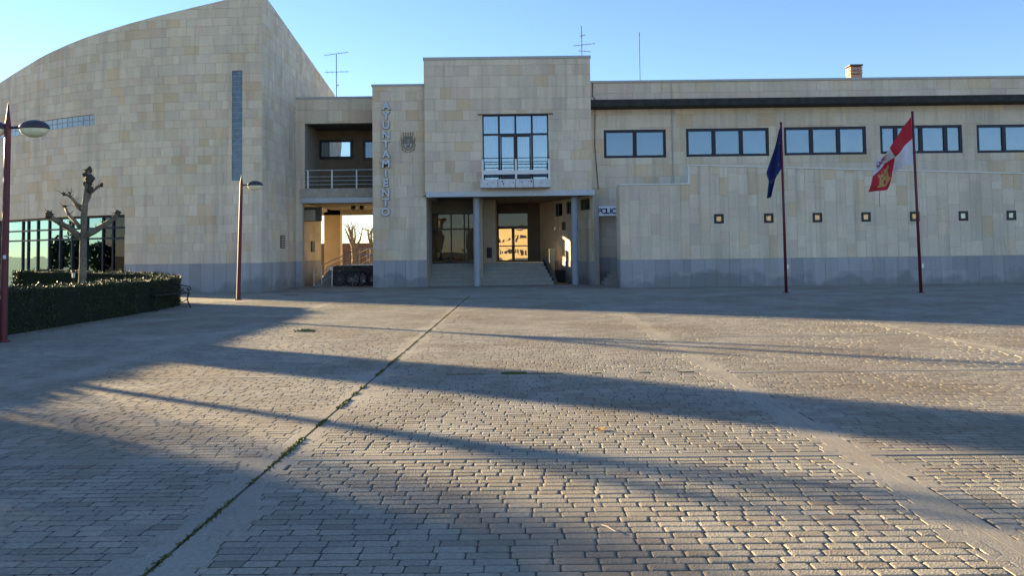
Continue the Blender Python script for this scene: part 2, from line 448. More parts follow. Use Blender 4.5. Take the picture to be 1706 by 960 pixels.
# ================================================================== GROUND
def tg(x, y, z): return (x+.0116*y, y-.0116*x, z)
gb = MB(); gb.add([(-3000, -3000, -.06), (3000, -3000, -.06), (3000, 3000, -.06), (-3000, 3000, -.06)], [(0, 1, 2, 3)])
o = gb.build('ground', M_earth); o['kind'] = 'structure'; o['label'] = 'dry open ground around and beyond the square'
pb = MB(); pb.add([(-60, -40, -.03), (60, -40, -.03), (60, 62, -.03), (-60, 62, -.03)], [(0, 1, 2, 3)])
plaza = pb.build('plaza', M_joint); plaza['kind'] = 'structure'; plaza['label'] = 'town square paved with stamped cobble concrete bays'
xs = [-49.5, -45.2, -40.9, -36.6, -32.3, -27.9, -23.5, -19.2, -14.9, -10.5, -6.14, -1.91, 2.55, 7.3, 11.9, 16.3, 20.7, 25, 29.3, 33.6, 38, 42.3, 46.6]
ys = [-36.6, -32.3, -28, -23.7, -19.3, -15, -10.7, -6.4, -2.1, 2.2, 6.52, 10.83, 15.15, 19.46, 23.8, 28.1]
J = .003; ZF = -.006
rn = random.Random(3)
cobs = []; fill = []
def wear(x, y): return noise.noise(Vector((x*.55, y*.8, 3.3)))+.5*noise.noise(Vector((x*1.7, y*2.1, 9.3)))
for i in range(len(xs)-1):
    for j in range(len(ys)-1):
        x0, x1, y0, y1 = xs[i]+(.013 if abs(xs[i]+1.91) < .01 else J), xs[i+1]-(.013 if abs(xs[i+1]+1.91) < .01 else J), ys[j]+J, ys[j+1]-J
        near = (y0 > -3 and x1 > -22 and x0 < 24 and y0 < 28)
        pm = proj(tg((x0+x1)/2, y0, 0)) if y0 > 1 else None
        inview = near and y1 > 2 and abs((x0+x1)/2) < .62*max(y1, 4)+5
        b = MB(); bw = .10; a0, a1, c0, c1 = x0+bw, x1-bw, y0+.05, y1-.05
        if near:
            vs = [(x0, y0, 0), (x1, y0, 0), (x1, y1, 0), (x0, y1, 0), (a0, c0, 0), (a1, c0, 0), (a1, c1, 0), (a0, c1, 0),
                  (a0+.01, c0+.01, ZF), (a1-.035, c0+.01, ZF), (a1-.035, c1-.01, ZF), (a0+.01, c1-.01, ZF),
                  (x0, y0, -.028), (x1, y0, -.028), (x1, y1, -.028), (x0, y1, -.028)]
            fs = [(0, 1, 5, 4), (1, 2, 6, 5), (2, 3, 7, 6), (3, 0, 4, 7), (4, 5, 9, 8), (5, 6, 10, 9), (6, 7, 11, 10), (7, 4, 8, 11), (8, 9, 10, 11),
                  (0, 12, 13, 1), (1, 13, 14, 2), (2, 14, 15, 3), (3, 15, 12, 0)]
            b.add([tg(*v) for v in vs], fs)
        else:
            b.add([tg(*v) for v in [(x0, y0, 0), (x1, y0, 0), (x1, y1, 0), (x0, y1, 0), (x0, y0, -.028), (x1, y0, -.028), (x1, y1, -.028), (x0, y1, -.028)]],
                  [(0, 1, 2, 3), (0, 4, 5, 1), (1, 5, 6, 2), (2, 6, 7, 3), (3, 7, 4, 0)])
        so_ = b.build('concrete_bay', M_slab, plaza)
        if near:
            so_.data.materials.append(M_jfloor); so_.data.polygons[8].material_index = 1
        if inview:
            y = c0+.012; 
            while y < c1-.05:
                d = rn.uniform(.088, .097); ye = min(y+d, c1-.008)
                kl = .0+.38*max(0, noise.noise(Vector((y*.9, i*3.1, 4)))+.15)+rn.uniform(-.08, .1); kr = .0+.38*max(0, noise.noise(Vector((y*.9, i*3.1, 14)))+.15)+rn.uniform(-.08, .1)
                kl = max(0, kl); kr = max(0, kr)
                if kl > .03: fill.append((a0-.002, a0+kl, y-.01, ye+.01))
                if kr > .03: fill.append((a1-kr, a1+.002, y-.01, ye+.01))
                a1_, a1k = a1, a1-kr
                x = a0+kl+.004
                while x < a1k-.03:
                    w = rn.uniform(.15, .24); xe = min(x+w, a1k-.004); xe = a1k-.004 if a1k-xe < .07 else xe; xb = max(x, a0+.008)
                    if xe-xb > .05: cobs.append((xb, xe, y, ye))
                    x = xe
                    if a1k-x < .05: break
                y = ye
# apron strip in front of the buildings (large smooth slabs)
for i in range(len(xs)-1):
    for (ya, yb) in ((28.1, 33.0), (33.0, 62)):
        b = MB(); x0, x1 = xs[i]+J, xs[i+1]-J
        b.add([tg(*v) for v in [(x0, ya+J, 0), (x1, ya+J, 0), (x1, yb-J, 0), (x0, yb-J, 0), (x0, ya+J, -.028), (x1, ya+J, -.028), (x1, yb-J, -.028), (x0, yb-J, -.028)]],
              [(0, 1, 2, 3), (0, 4, 5, 1), (1, 5, 6, 2), (2, 6, 7, 3), (3, 7, 4, 0)])
        b.build('concrete_bay', M_slab, plaza)
def cobble(b, x0, x1, y0, y1, r):
    w = wear((x0+x1)/2, (y0+y1)/2); k = max(0, min(1, .5+w*1.6))      # 1 = worn smooth
    g = .0026+.0022*r.random() - .0012*k
    top = r.uniform(-.0015, .0015)*(1-k); bev = .0135*(1-.3*k); low = ZF+.0005+k*.004
    jx = lambda: r.uniform(-.0025, .0025)
    A = [(x0+g+jx(), y0+g+jx()*.6), (x1-g+jx(), y0+g+jx()*.6), (x1-g+jx(), y1-g+jx()*.6), (x0+g+jx(), y1-g+jx()*.6)]
    cx, cy = (x0+x1)/2, (y0+y1)/2
    def ins(p, d): return (p[0]+(d if p[0] < cx else -d), p[1]+(d if p[1] < cy else -d))
    def cut(d0, dc, z):
        q = [ins(p, d0) for p in A]
        out = []
        for t, (p, sx, sy) in enumerate(zip(q, (1, -1, -1, 1), (1, 1, -1, -1))):
            a = (p[0]+sx*dc, p[1], z); c = (p[0], p[1]+sy*dc, z)
            out += ([c, a] if t in (0, 2) else [a, c])
        return out
    r1 = cut(0, .010, low); r2 = cut(.0025, .010, top-.0019); r3 = cut(bev, .010, top+r.uniform(-.0006, .0006))
    vs = [tg(*v) for v in r1+r2+r3]; fs = []
    for l in (0, 8):
        for q in range(8): fs.append((l+q, l+(q+1) % 8, l+8+(q+1) % 8, l+8+q))
    fs.append(tuple(range(16, 24)))
    n = r.uniform(.86, 1.10); t = .5+.5*noise.noise(Vector((cx*.4, cy*.4, 1)))
    wm = r.random()
    col = (.32*n, .288*n*(1-.015*wm), .235*n*(1-.05*wm)) if r.random() > .14 else (.275*n, .235*n, .185*n)
    b.add(vs, fs, col)
cobs.sort(key=lambda c: (c[2]**2 + ((c[0]+c[1])/2)**2) if proj(tg((c[0]+c[1])/2, c[2], 0)) and 0 < proj(tg((c[0]+c[1])/2, c[2], 0))[0] < 1706 and proj(tg((c[0]+c[1])/2, c[2], 0))[1] < 965 else 1e6+c[2])
rr = random.Random(11); rest = MB()
for k, c in enumerate(cobs):
    if k < 299:
        b = MB(); cobble(b, *c, rr); b.build('cobble', M_cob, plaza, smooth=False, origin=tg(c[0], c[2], 0))
    else: cobble(rest, *c, rr)
fb = MB()
for (xa, xb, ya, yb) in fill:
    z = .0005+rr.uniform(-.0015, .0015)
    vs = [(xa, ya, z), (xb, ya, z), (xb, yb, z), (xa, yb, z), (xa, ya, ZF), (xb, ya, ZF), (xb, yb, ZF), (xa, yb, ZF)]
    fb.add([tg(*v) for v in vs], [(0, 1, 2, 3), (0, 4, 5, 1), (1, 5, 6, 2), (2, 6, 7, 3), (3, 7, 4, 0)])
o = fb.build('worn_edging', M_slab, plaza); o['kind'] = 'stuff'
o = rest.build('cobbles', M_cob, plaza); o['kind'] = 'stuff'

# weeds along the joint, most of them left of centre where light falls
def joint_weeds(name, x, segs, label, green):
    b = MB(); r = random.Random(5)
    for (ya, yb, dens, h) in segs:
        for _ in range(int((yb-ya)*dens)):
            y = r.uniform(ya, yb); xx = x+r.uniform(-.014, .014); hh = h*r.uniform(.3, 1); a = r.uniform(0, 6.28); s = r.uniform(.006, .014)
            if noise.noise(Vector((y*2.2, x, 0))) < -.1: continue
            dx, dy = math.cos(a)*s, math.sin(a)*s; lx, ly = r.uniform(-.02, .02), r.uniform(-.02, .02)
            c = random.uniform(.7, 1.2); col = tuple(v*c for v in green)
            b.add([tg(xx-dx, y-dy, -.02), tg(xx+dx, y+dy, -.02), tg(xx+dx*.6+lx, y+dy*.6+ly, hh), tg(xx-dx*.6+lx, y-dy*.6+ly, hh*.9)], [(0, 1, 2, 3)], col)
    o = b.build(name, M_moss); tag(o, label, 'weeds', kind='stuff')
joint_weeds('joint_weeds', -1.91, [(4.1, 6.9, 200, .008), (6.6, 12.5, 380, .015), (12.5, 30, 120, .01)], 'green moss and weeds growing along the long joint left of centre', (.11, .12, .035))
b = MB(); r_ = random.Random(8)
for _ in range(900):
    x = r_.uniform(-1.7, 2.2); y = 10.83+r_.uniform(-.014, .014); s = .01
    if noise.noise(Vector((x*2, 5, 0))) < .0: continue
    b.add([tg(x-s, y, -.02), tg(x+s, y, -.02), tg(x+s, y+.006, .008), tg(x-s, y+.006, .008)], [(0, 1, 2, 3)], (.06, .08, .025))
for _ in range(900):
    a = r_.uniform(0, 6.28); q = r_.random(); y = r_.uniform(-.03, .03)
    p = G(840, 622.5); x = p.x+math.cos(a)*.16*q; yy = 10.86+math.sin(a)*.05*q; s = .012
    b.add([tg(x-s, yy, 0), tg(x+s, yy, 0), tg(x+s, yy+.006, .02), tg(x-s, yy+.006, .02)], [(0, 1, 2, 3)], (.07, .10, .03))
tag(b.build('cross_joint_weeds', M_moss), 'thin moss in the cross joint in the middle of the square', 'weeds', kind='stuff')
b = MB()
for _ in range(160):
    p = G(508+r_.gauss(0, 7), 552+r_.gauss(0, .9)); s = .014
    b.add([(p.x-s, p.y, 0), (p.x+s, p.y, 0), (p.x+s, p.y+.01, .02), (p.x-s, p.y+.01, .02)], [(0, 1, 2, 3)], (.13, .15, .06))
tag(b.build('grass_tuft', M_moss), 'small green grass patch on the paving behind the long joint', 'grass', kind='stuff')

def leafobj(px, py, s, col, label, kind='leaf'):
    p = G(px, py, .006); b = MB()
    pts = []
    for i in range(10):
        a = i*.628; rr_ = s*(1 if i % 2 else .6); pts.append((p.x+math.cos(a)*rr_*1.4, p.y+math.sin(a)*rr_, .008+.012*math.sin(a*2)**2))
    b.add([(p.x, p.y, .007)]+pts, [(0, 1+i, 1+(i+1) % 10) for i in range(10)], col)
    tag(b.build('fallen_leaf', M_moss), label, 'leaf', 'fallen leaves on the paving')
leafobj(1000, 716, .055, (.62, .33, .08), 'large curled orange fallen leaf on cobbles at right of centre')
b = MB(); b.tube([G(1002, 875, .008), G(1012, 878, .012), G(1025, 886, .01)], .0025, 5)
tag(b.build('straw', mat('straw', (.6, .5, .35))), 'pale bent straw lying on the nearest cobbles right of centre', 'straw')
for k, (px, py) in enumerate([(1093, 535), (1190, 530), (388, 636), (310, 700)]):
    pass

def grate(px0, px1, py, w, label):
    a = G(px0, py); c = G(px1, py); b = MB()
    t = thing('drain_grate', (a.x, a.y, 0), label, 'drain', 'drain grates set in the paving before the passage')
    b.box(a.x, c.x, a.y-w/2, a.y+w/2, .001, .005); b.build('frame', M_black, t)
    bb = MB(); n = max(4, int((c.x-a.x)/.09))
    for i in range(n):
        x = a.x+(c.x-a.x)*(i+.5)/n; bb.box(x-.018, x+.018, a.y-w/2+.02, a.y+w/2-.02, .005, .011)
    bb.build('bars', M_frame, t)
grate(467, 496, 491.5, .22, 'leftmost dark drain grate in the paving before the curved hall')
grate(540, 562, 489.5, .16, 'short drain grate in front of the ramp rail')
grate(568, 605, 487.5, .26, 'longest drain grate, in front of the bicycles')
grate(577, 601, 492.5, .20, 'drain grate nearest the camera, below the longest one')

# ================================================================== CURVED HALL
hall = thing('curved_hall', (-16, 36, 0), 'tall curved sandstone hall with sloping roofline at the left of the square', 'building')
hp = [(-22, 40.3), (19, 39.0), (48, 38.1), (76, 37.3), (108, 36.6), (140, 36.05), (175, 35.6), (208, 35.25), (250, 34.95), (312, 34.7), (375, 34.55), (436, 34.5)]
hpts = [(HX(px, Y), Y) for px, Y in hp]
hm = polymap(hpts)
HC = hpts[-1]; HLc = hpts[0]
def hu(px):            # arc parameter for a photo column (at eye height)
    for i in range(len(hp)-1):
        if hp[i][0] <= px <= hp[i+1][0]:
            k = (px-hp[i][0])/(hp[i+1][0]-hp[i][0]); return hm.acc[i]+(hm.acc[i+1]-hm.acc[i])*k
    return 0 if px < hp[0][0] else hm.L
def hY(px):
    for i in range(len(hp)-1):
        if hp[i][0] <= px <= hp[i+1][0]:
            k = (px-hp[i][0])/(hp[i+1][0]-hp[i][0]); return hp[i][1]+(hp[i+1][1]-hp[i][1])*k
    return hp[0][1] if px < hp[0][0] else hp[-1][1]
tops = [(-22, 150), (19, 123), (62, 97), (125, 68), (187, 47), (250, 29), (312, 14), (372, 0), (437, -14)]
tz = [(hu(px), Z_(px, py, hY(px))) for px, py in tops]
def htop(u):
    if u <= tz[0][0]: return tz[0][1]
    for (a, za), (b_, zb) in zip(tz, tz[1:]):
        if a <= u <= b_: return za+(zb-za)*(u-a)/(b_-a)
    return tz[-1][1]
ZAP = tz[-1][1]
# openings
gv = (hu(386), hu(403.5), Z_(395, 301, 34.5), Z_(395, 117, 34.5))
wz1 = Z_(208, 357.5, hY(208)); gw = (0.9, hu(208), .12, wz1)
sz1 = Z_(110, 196, hY(110))+.02; gs = (0.0, hu(156), sz1-.46, sz1)
PLZ = Z_(330, 439.5, 34.6)
cl = Clad(); core = MB()
cl.wall(hm, 0, hm.L, 0, 14, [gv, gw, gs], htop, 'course', PLZ, seed=4, core=core, thick=.4, cw=(.28, .72), ch=(.3, .52))
HB = (HX(558, 48.5), 48.5); ZB = Z_(558, 158, 48.5)
sm = plane(HC, HB)
stop = lambda u: ZAP+(ZB-ZAP)*u/sm.L
pv = None
so_u = (45.0-HC[1], 47.7-HC[1]); cl.wall(sm, 0, sm.L, 0, 14, [(so_u[0], so_u[1], .3, 3.9)], stop, 'course', PLZ, seed=6, core=core, thick=.4, cw=(.28, .72), ch=(.3, .52))  # low opening added to let sun through into the passage
lm = plane((HLc[0]-4.5, HLc[1]+7.5), HLc)
LZ = tz[0][1]
lt = lambda u: LZ-1.2+1.2*u/lm.L
cl.wall(lm, 0, lm.L, 0, 14, [], lt, 'course', PLZ, seed=8, core=core, thick=.4)
bm2 = plane(HB, (HLc[0]-4.5, HLc[1]+7.5))
core.prism(bm2, [(5.5, 0), (bm2.L, 0), (bm2.L, LZ-1.2), (5.5, ZB+(LZ-1.2-ZB)*5.5/bm2.L)], -.3, 0)
core.prism(bm2, [(0, 4.6), (5.5, 4.6), (5.5, ZB+(LZ-1.2-ZB)*5.5/bm2.L), (0, ZB)], -.3, 0)  # rear wall left open below, matching the added side opening for the sun
core.box(HB[0]-6.5, HB[0]-.35, 43.8, 44.0, 0, 5.0); core.box(HB[0]-6.5, HB[0]-.35, 44.0, 48.2, 4.6, 4.8)
core.build('wall', M_core, hall)
# roof
b = MB(); ring = [(p[0], p[1], htop(hm.acc[i])-.25) for i, p in enumerate(hpts)]+[(HB[0], HB[1], ZB-.25), (HLc[0]-4.5, HLc[1]+7.5, LZ-1.45)]
c0 = (sum(v[0] for v in ring)/len(ring), sum(v[1] for v in ring)/len(ring), sum(v[2] for v in ring)/len(ring))
b.add([c0]+ring, [(0, 1+i, 1+(i+1) % len(ring)) for i in range(len(ring))]); b.build('roof', M_coping, hall)
b = MB(); b.tube([hm(u, htop(u)+.02, -.15) for u in [hm.L*i/40 for i in range(41)]], .045, 6)
for mf, tp in ((sm, stop), (lm, lt)):
    b.tube([mf(u, tp(u)+.02, -.15) for u in [mf.L*i/6 for i in range(7)]], .045, 6)
b.build('roof_edge', M_coping, hall)
cl.finish(hall)
# glass blocks
def blocks(rect, nu, nz, m, nm):
    u0, u1, z0, z1 = rect
    f = MB(); N_ = nu if nu > 4 else 1
    for i in range(N_): f.mbox(hm, u0+(u1-u0)*i/N_, u0+(u1-u0)*(i+1)/N_, z0, z1, -.16, -.05)
    fo = f.build(nm, M_gbj, hall)
    for i in range(nu):
        for j in range(nz):
            a = u0+(u1-u0)*i/nu+.018; c = u0+(u1-u0)*(i+1)/nu-.018; e = z0+(z1-z0)*j/nz+.018; g = z0+(z1-z0)*(j+1)/nz-.018
            q = MB(); q.prism(hm, [(a, e), (c, e), (c, g), (a, g)], -.1, -.035)
            q.build('glass_block', m, fo)
blocks(gv, 2, 21, M_gblock, 'glass_block_slit')
blocks(gs, 24, 2, M_gblock2, 'glass_block_band')
# glazed wall
cols = [0]+[(hu(px)-gw[0])/(gw[1]-gw[0]) for px in (30, 39, 55, 74, 93, 113, 138, 165, 182)]+[1]
zr = lambda y: (Z_(100, y, hY(100))-gw[2])/(gw[3]-gw[2])
ww = MB()
u0, u1, z0, z1 = gw
rows = [0, zr(399), zr(382), 1]
f = MB(); us = [u0+(u1-u0)*c for c in cols]
for i in range(len(us)-1):
    for zz in (z0+.05, z0+(z1-z0)*rows[1], z0+(z1-z0)*rows[2], z1-.06):
        f.mbox(hm, us[i], us[i+1], zz-.035, zz+.035, -.28, -.18)
for u in us: f.mbox(hm, u-.04, u+.04, z0, z1, -.3, -.17)
hw = f.build('glazed_wall', M_frameb, hall)
for i in range(len(us)-1):
    for j in range(3):
        q = MB(); q.mbox(hm, us[i]+.04, us[i+1]-.04, z0+(z1-z0)*rows[j]+.04, z0+(z1-z0)*rows[j+1]-.04, -.24, -.232)
        q.build('pane', G_lobby if (i >= len(us)-3) else G_hall, hw)
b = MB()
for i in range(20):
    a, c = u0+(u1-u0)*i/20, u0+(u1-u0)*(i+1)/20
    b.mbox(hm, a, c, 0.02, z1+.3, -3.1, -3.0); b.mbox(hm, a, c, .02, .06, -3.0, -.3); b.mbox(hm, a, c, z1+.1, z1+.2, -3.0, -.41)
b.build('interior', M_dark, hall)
b = MB()
for px in (170, 196): p = hm(hu(px), 0, -1.2); b.tube([(p[0], p[1], 0.06), (p[0], p[1], z1)], .16, 12)
b.build('interior_column', M_room, hall, smooth=True)
# recessed vent on side wall
q = sm; uu = lambda px, py: min((abs(proj(q(u*.05, 1.9, 0))[0]-px), u*.05) for u in range(0, 260))[1]
va, vb = uu(466, 400), uu(473, 400); Yv = q(va, 0, 0)[1]
b = MB(); b.mbox(q, va, vb, Z_(470, 414, Yv), Z_(470, 392, Yv), .02, .07); vt = b.build('vent_cover', M_plaque, hall)
bb = MB()
for i in range(5):
    zz = Z_(470, 412-i*4, Yv); bb.mbox(q, va+.04, vb-.04, zz, zz+.05, .07, .085)
bb.build('louvre', M_conc, vt)
va, vb = uu(517, 405), uu(522, 405); Yv = q(va, 0, 0)[1]
b = MB(); b.mbox(q, va, vb, Z_(520, 420, Yv), Z_(520, 402, Yv), .02, .09); b.build('notice_plaque', M_plaque, hall)

# ================================================================== LINKING BLOCK (over the passage)
YL = 39.8
link = thing('linking_block', (-8.5, YL, 0), 'low bridge block with open balcony over the passage between hall and tower', 'building')
Lx0 = HX(487, YL)+.02; Lx1 = HX(622, 38)+.05
lt1 = Z_(555, 161, YL); op = prect(508, 205, 640, 315, YL); op = (op[0], Lx1+.2, op[2], op[3])
zb0 = Z_(560, 338, YL); zb1 = Z_(560, 330, YL); zs1 = Z_(560, 314, YL)
fm = front(YL); cl = Clad(); core = MB()
xL2 = X_(504, 400, YL)
cl.wall(fm, Lx0, Lx1, 0, lt1-.1, [(op[0], Lx1+.1, op[2], op[3]), (xL2, Lx1+.1, -1, op[2])], None, 'course', PLZ, seed=9, core=core, thick=.35, cw=(.5, 1.2), warm=.3)
core.box(Lx0, Lx1, YL+.35, 45.2, op[3]+.15, lt1-.12)            # roof slab
core.box(xL2+.01, Lx1, YL+.35, 45.2, zs1-.3, zs1-.01)             # deck
core.build('wall', M_core, link)
bx('coping', M_coping, link, Lx0-.04, Lx1, YL-.06, YL+.4, lt1-.1, lt1)
bx('slab_edge', M_conc, link, xL2-.05, Lx1, YL-.12, YL+.34, zb1+.004, zs1)
b = MB(); n = 60
for i in range(n):
    a = xL2-.05+(Lx1-xL2+.05)*i/n; b.box(a+.006, a+(Lx1-xL2+.05)/n-.006, YL-.15, YL+.01, zb0, zb1)
b.build('ribbed_fascia', M_band, link)
bx('soffit', M_room, link, xL2, Lx1, YL+.0, 47.3, zb0-.0, zb0+.04)
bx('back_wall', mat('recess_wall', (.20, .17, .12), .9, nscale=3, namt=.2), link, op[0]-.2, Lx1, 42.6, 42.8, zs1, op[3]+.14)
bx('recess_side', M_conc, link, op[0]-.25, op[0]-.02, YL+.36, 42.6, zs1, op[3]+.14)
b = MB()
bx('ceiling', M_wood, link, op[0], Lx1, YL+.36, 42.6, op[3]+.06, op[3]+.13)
bw = front(42.6); r1 = prect(533, 233, 588, 265, 42.6)
window(link, bw, *r1, (0, 1), fr=.13, mul=.05, back=-.02, depth=.07, gm=glass('recess_glass', (.3, .35, .38), .75))
r2 = prect(605, 233, 640, 267, 42.6); window(link, bw, *r2, (0, 1), fr=.13, back=-.02, depth=.07, gm=G_win, behind=None)
b = MB()
ra = prect(508, 283, 640, 313, YL)
rail = MB()
for zz in [ra[2]+(ra[3]-ra[2])*k for k in (.2, .42, .64, 1)]: rail.tube([(op[0]-.05, YL+.05, zz), (Lx1, YL+.05, zz)], .018 if zz < ra[3]-.01 else .028, 6)
rl = rail.build('railing', M_steel, link)
for px in (513, 553, 594):
    x = X_(px, 300, YL); q = MB(); q.box(x-.035, x+.035, YL+.0, YL+.03, zs1, ra[3]); q.build('post', M_railw, rl)
# hanging sign box and passage pier
sgn = thing('projecting_sign', (HX(516, 40.6), 40.6, 3.4), 'beige box sign fixed to the passage wall left of the opening', 'sign')
b = MB(); zt = Z_(515, 350, 40.6); zl = Z_(515, 368, 40.6); xa = HX(507, 40.6); xb = HX(526, 40.6)
b.box(xa, xb, 40.5, 40.7, zl, zt); b.build('panel', M_room, sgn)
b = MB(); b.box(xa-.05, xb+.22, 40.71, 41.0, zl-.02, zt+.16); b.build('case', M_wood, sgn)
pier = bx('passage_pier', mat('lit_pier_stone', (.66, .50, .30), .8, nscale=3, namt=.1, bump=.2), link, HX(540, 46.5), HX(567, 46.5), 46.5, 47.1, 0, zb0+.6)  # ochre brightened to stand in for sunlight bounced onto the pier
bx('far_beam', M_pale, link, HX(540, 46.5)-1, Lx1+1, 46.5, 47.1, Z_(590, 358, 46.5), Z_(590, 358, 46.5)+.8)
b = MB()
for px, py in ((589, 346), (603, 351)):
    p = P(px, py, 42.5); b.tube([(p.x, p.y-.1, zb0-.16), (p.x, p.y, zb0)], .12, 12)
b.build('ceiling_lamp', M_plaque, link, smooth=True)
cl.finish(link)

# ================================================================== CENTRAL BLOCK
YT = 38.0; YM = 37.7
town = thing('town_hall', (0, YM, 0), 'central sandstone town hall block with balcony and columned porch', 'building')
TX0, TX1 = HX(621.5, YT), HX(711, YT); TZ = Z_(665, 140, YT)
MX0, MX1 = HX(709, YM), HX(987.5, YM); MZ = Z_(846, 94, YM)
bz0, bz1 = Z_(850, 327, YM), Z_(850, 318, YM)
cl = Clad(); core = MB()
tf = front(YT); mf_ = front(YM)
cl.wall(tf, TX0, MX0+.02, 0, TZ-.1, [], None, 'course', PLZ, seed=12, core=None, cw=(.3, .8))
cl.wall(tf, MX0+.02, TX1, 0, bz0, [], None, 'course', PLZ, seed=14, core=None, cw=(.3, .8))
core.box(TX0, TX1, YT, YT+2.6, 0, bz0); core.box(TX0, MX0+.3, YT, YT+8, bz0, TZ-.1)
wr = prect(804, 190.5, 914, 300, YM)
cl.wall(mf_, MX0, MX1, bz1, MZ-.12, [wr], None, 'course', None, seed=15, core=core, thick=.3, cw=(.28, .85), ch=(.42, .58))
msl = plane((MX0, YM+6), (MX0, YM))   # left side (faces left)
cl.wall(msl, 3.0, 6.0, TZ-.1, MZ-.12, [], None, 'course', None, seed=16)
core.box(MX0+.02, MX0+.3, YM+.3, YM+8, bz1, MZ-.12)
msr = plane((MX1, YM), (MX1, YM+6)); cl.wall(msr, 0, 6, bz1, MZ-.12, [], None, 'course', None, seed=17)
core.box(MX1-.3, MX1-.001, YM+.3, YM+8, bz1, MZ-.12); core.box(MX0+.3, MX1-.3, YM+7.7, YM+8, bz1, MZ-.12)
core.box(MX0+.3, MX1-.3, YM+.3, YM+7.7, MZ-.5, MZ-.3); core.box(MX0+.3, MX1-.3, YM+.31, YM+7.7, bz1+.06, bz1+.3)
core.build('wall', M_core, town)
bx('coping', M_coping, town, MX0-.05, MX1+.05, YM-.06, YM+8, MZ-.12, MZ)
bx('coping', M_coping, town, TX0-.04, MX0-.055, YT-.05, YT+8, TZ-.1, TZ)
b = MB(); bxa, bxb = MX0+.05, MX1+.12; n = 96
for i in range(n):
    a = bxa+(bxb-bxa)*i/n; b.box(a+.007, a+(bxb-bxa)/n-.007, YM-.1, YM+.05, bz0, bz1-.004)
for i in range(14):
    b.box(bxb-.1, bxb+.0, YM+.06+i*.18, YM+.22+i*.18, bz0, bz1-.004)
b.build('ribbed_fascia', M_band, town)
# porch ceiling boards
so_t = MB()
for i in range(46):
    a = TX1-.1+(MX1+.1-TX1)*i/46; so_t.box(a, a+(MX1+.1-TX1)/46-.012, YM+.06, 44.6, bz0+.05, bz0+.09)
o = so_t.build('soffit_boards', M_soffit, town)
bx('porch_ceiling', M_wood, town, TX1, MX1+.05, YM+.06, 49.2, bz0+.1, bz0+.16)
bx('lobby_ceiling', M_wood, town, TX0+.3, TX1-.01, YT+2.61, 49.2, bz0+.1, bz0+.16)
# column
b = MB()
for px, Yc in ((794.5, 38.35), (958, 38.35)):
    b = MB(); x = HX(px, Yc); R_ = .155
    zz = [0, .02]
    pts = []; rs = []
    for k in range(9):
        z = bz0*k/8; pts += [(x, Yc, z+.004), (x, Yc, z+bz0/8-.004)] if k < 8 else []; rs += [R_, R_] if k < 8 else []
        if k < 7: pts += [(x, Yc, z+bz0/8-.003), (x, Yc, z+bz0/8+.003)]; rs += [R_-.008, R_-.008]
    b.tube(pts, rs, 24); b.build('column', M_col, town, smooth=False)
# steps
FZ = 1.02; ns = 6
SX0, SX1 = TX1, HX(905, 41)
for k in range(ns):
    z = FZ*(k+1)/ns; y = 38.9+.32*k
    xe = HX(922, 38.9)+(SX1-HX(922, 38.9))*k/(ns-1)
    bx('step', M_step, town, SX0-.02, xe, y, y+.34, 0, z)
bx('porch_floor', M_step, town, TX0+.1, SX1, 38.9+.32*ns, 49.2, 0, FZ+.0)
ck = MB(); ck.add([(SX1, 41.2, 0), (HX(922, 38.9)+.02, 38.9, 0), (HX(922, 38.9)+.16, 38.9, 0), (SX1+.18, 41.2, 0), (SX1, 41.2, FZ+.25), (HX(922, 38.9)+.02, 38.9, .2), (HX(922, 38.9)+.16, 38.9, .2), (SX1+.18, 41.2, FZ+.25)],
    [(0, 3, 2, 1), (4, 5, 6, 7), (0, 1, 5, 4), (1, 2, 6, 5), (2, 3, 7, 6), (3, 0, 4, 7)]); ck.build('stair_cheek', M_wood, town)
# oblique right wall of the porch
OA = (SX1, 44.5); OB = (HX(990, 38.0), 38.0)
om = plane(OA, OB); om_core = MB(); cw2 = Clad()
def ou(px): return min((abs(proj(om(u*.02, 2.5, 0))[0]-px), u*.02) for u in range(0, int(om.L/.02)+1))[1]
def oY(px): return om(ou(px), 0, 0)[1]
oholes = []
for (pa, ya, pb_, yb) in ((925, 340, 938, 361), (944, 337, 953, 357), (967, 333, 984, 351)):
    oholes.append((ou(pa), ou(pb_), Z_(pa, yb, oY(pa)), Z_(pa, ya, oY(pa))))
cl.wall(om, 0, om.L, 0, bz0+.05, oholes, None, 'course', Z_(950, 435, 41), seed=21, core=om_core, thick=.25, warm=1.5)
om_core.build('porch_side_wall', M_core, town)
for h in oholes: window(town, om, *h, (0, 1), fr=.06, back=.14, gm=G_hall)
a = ou(940.0); b = MB(); b.mbox(om, ou(938), ou(943), Z_(940, 383, 41.3), Z_(940, 370, 41.3), .03, .06); b.build('plaque', M_plaque, town)
# sunlit stub wall on the landing
b = MB(); b.box(HX(915, 41.4), HX(924, 41.4), 41.4, 41.55, .0, Z_(920, 414, 41.4)); b.build('stub_wall', M_room, town)
b = MB(); b.box(HX(925, 41.3), HX(940, 41.3), 41.2, 41.5, .05, Z_(930, 450, 41.3)); b.build('radiator_box', M_dark, town)
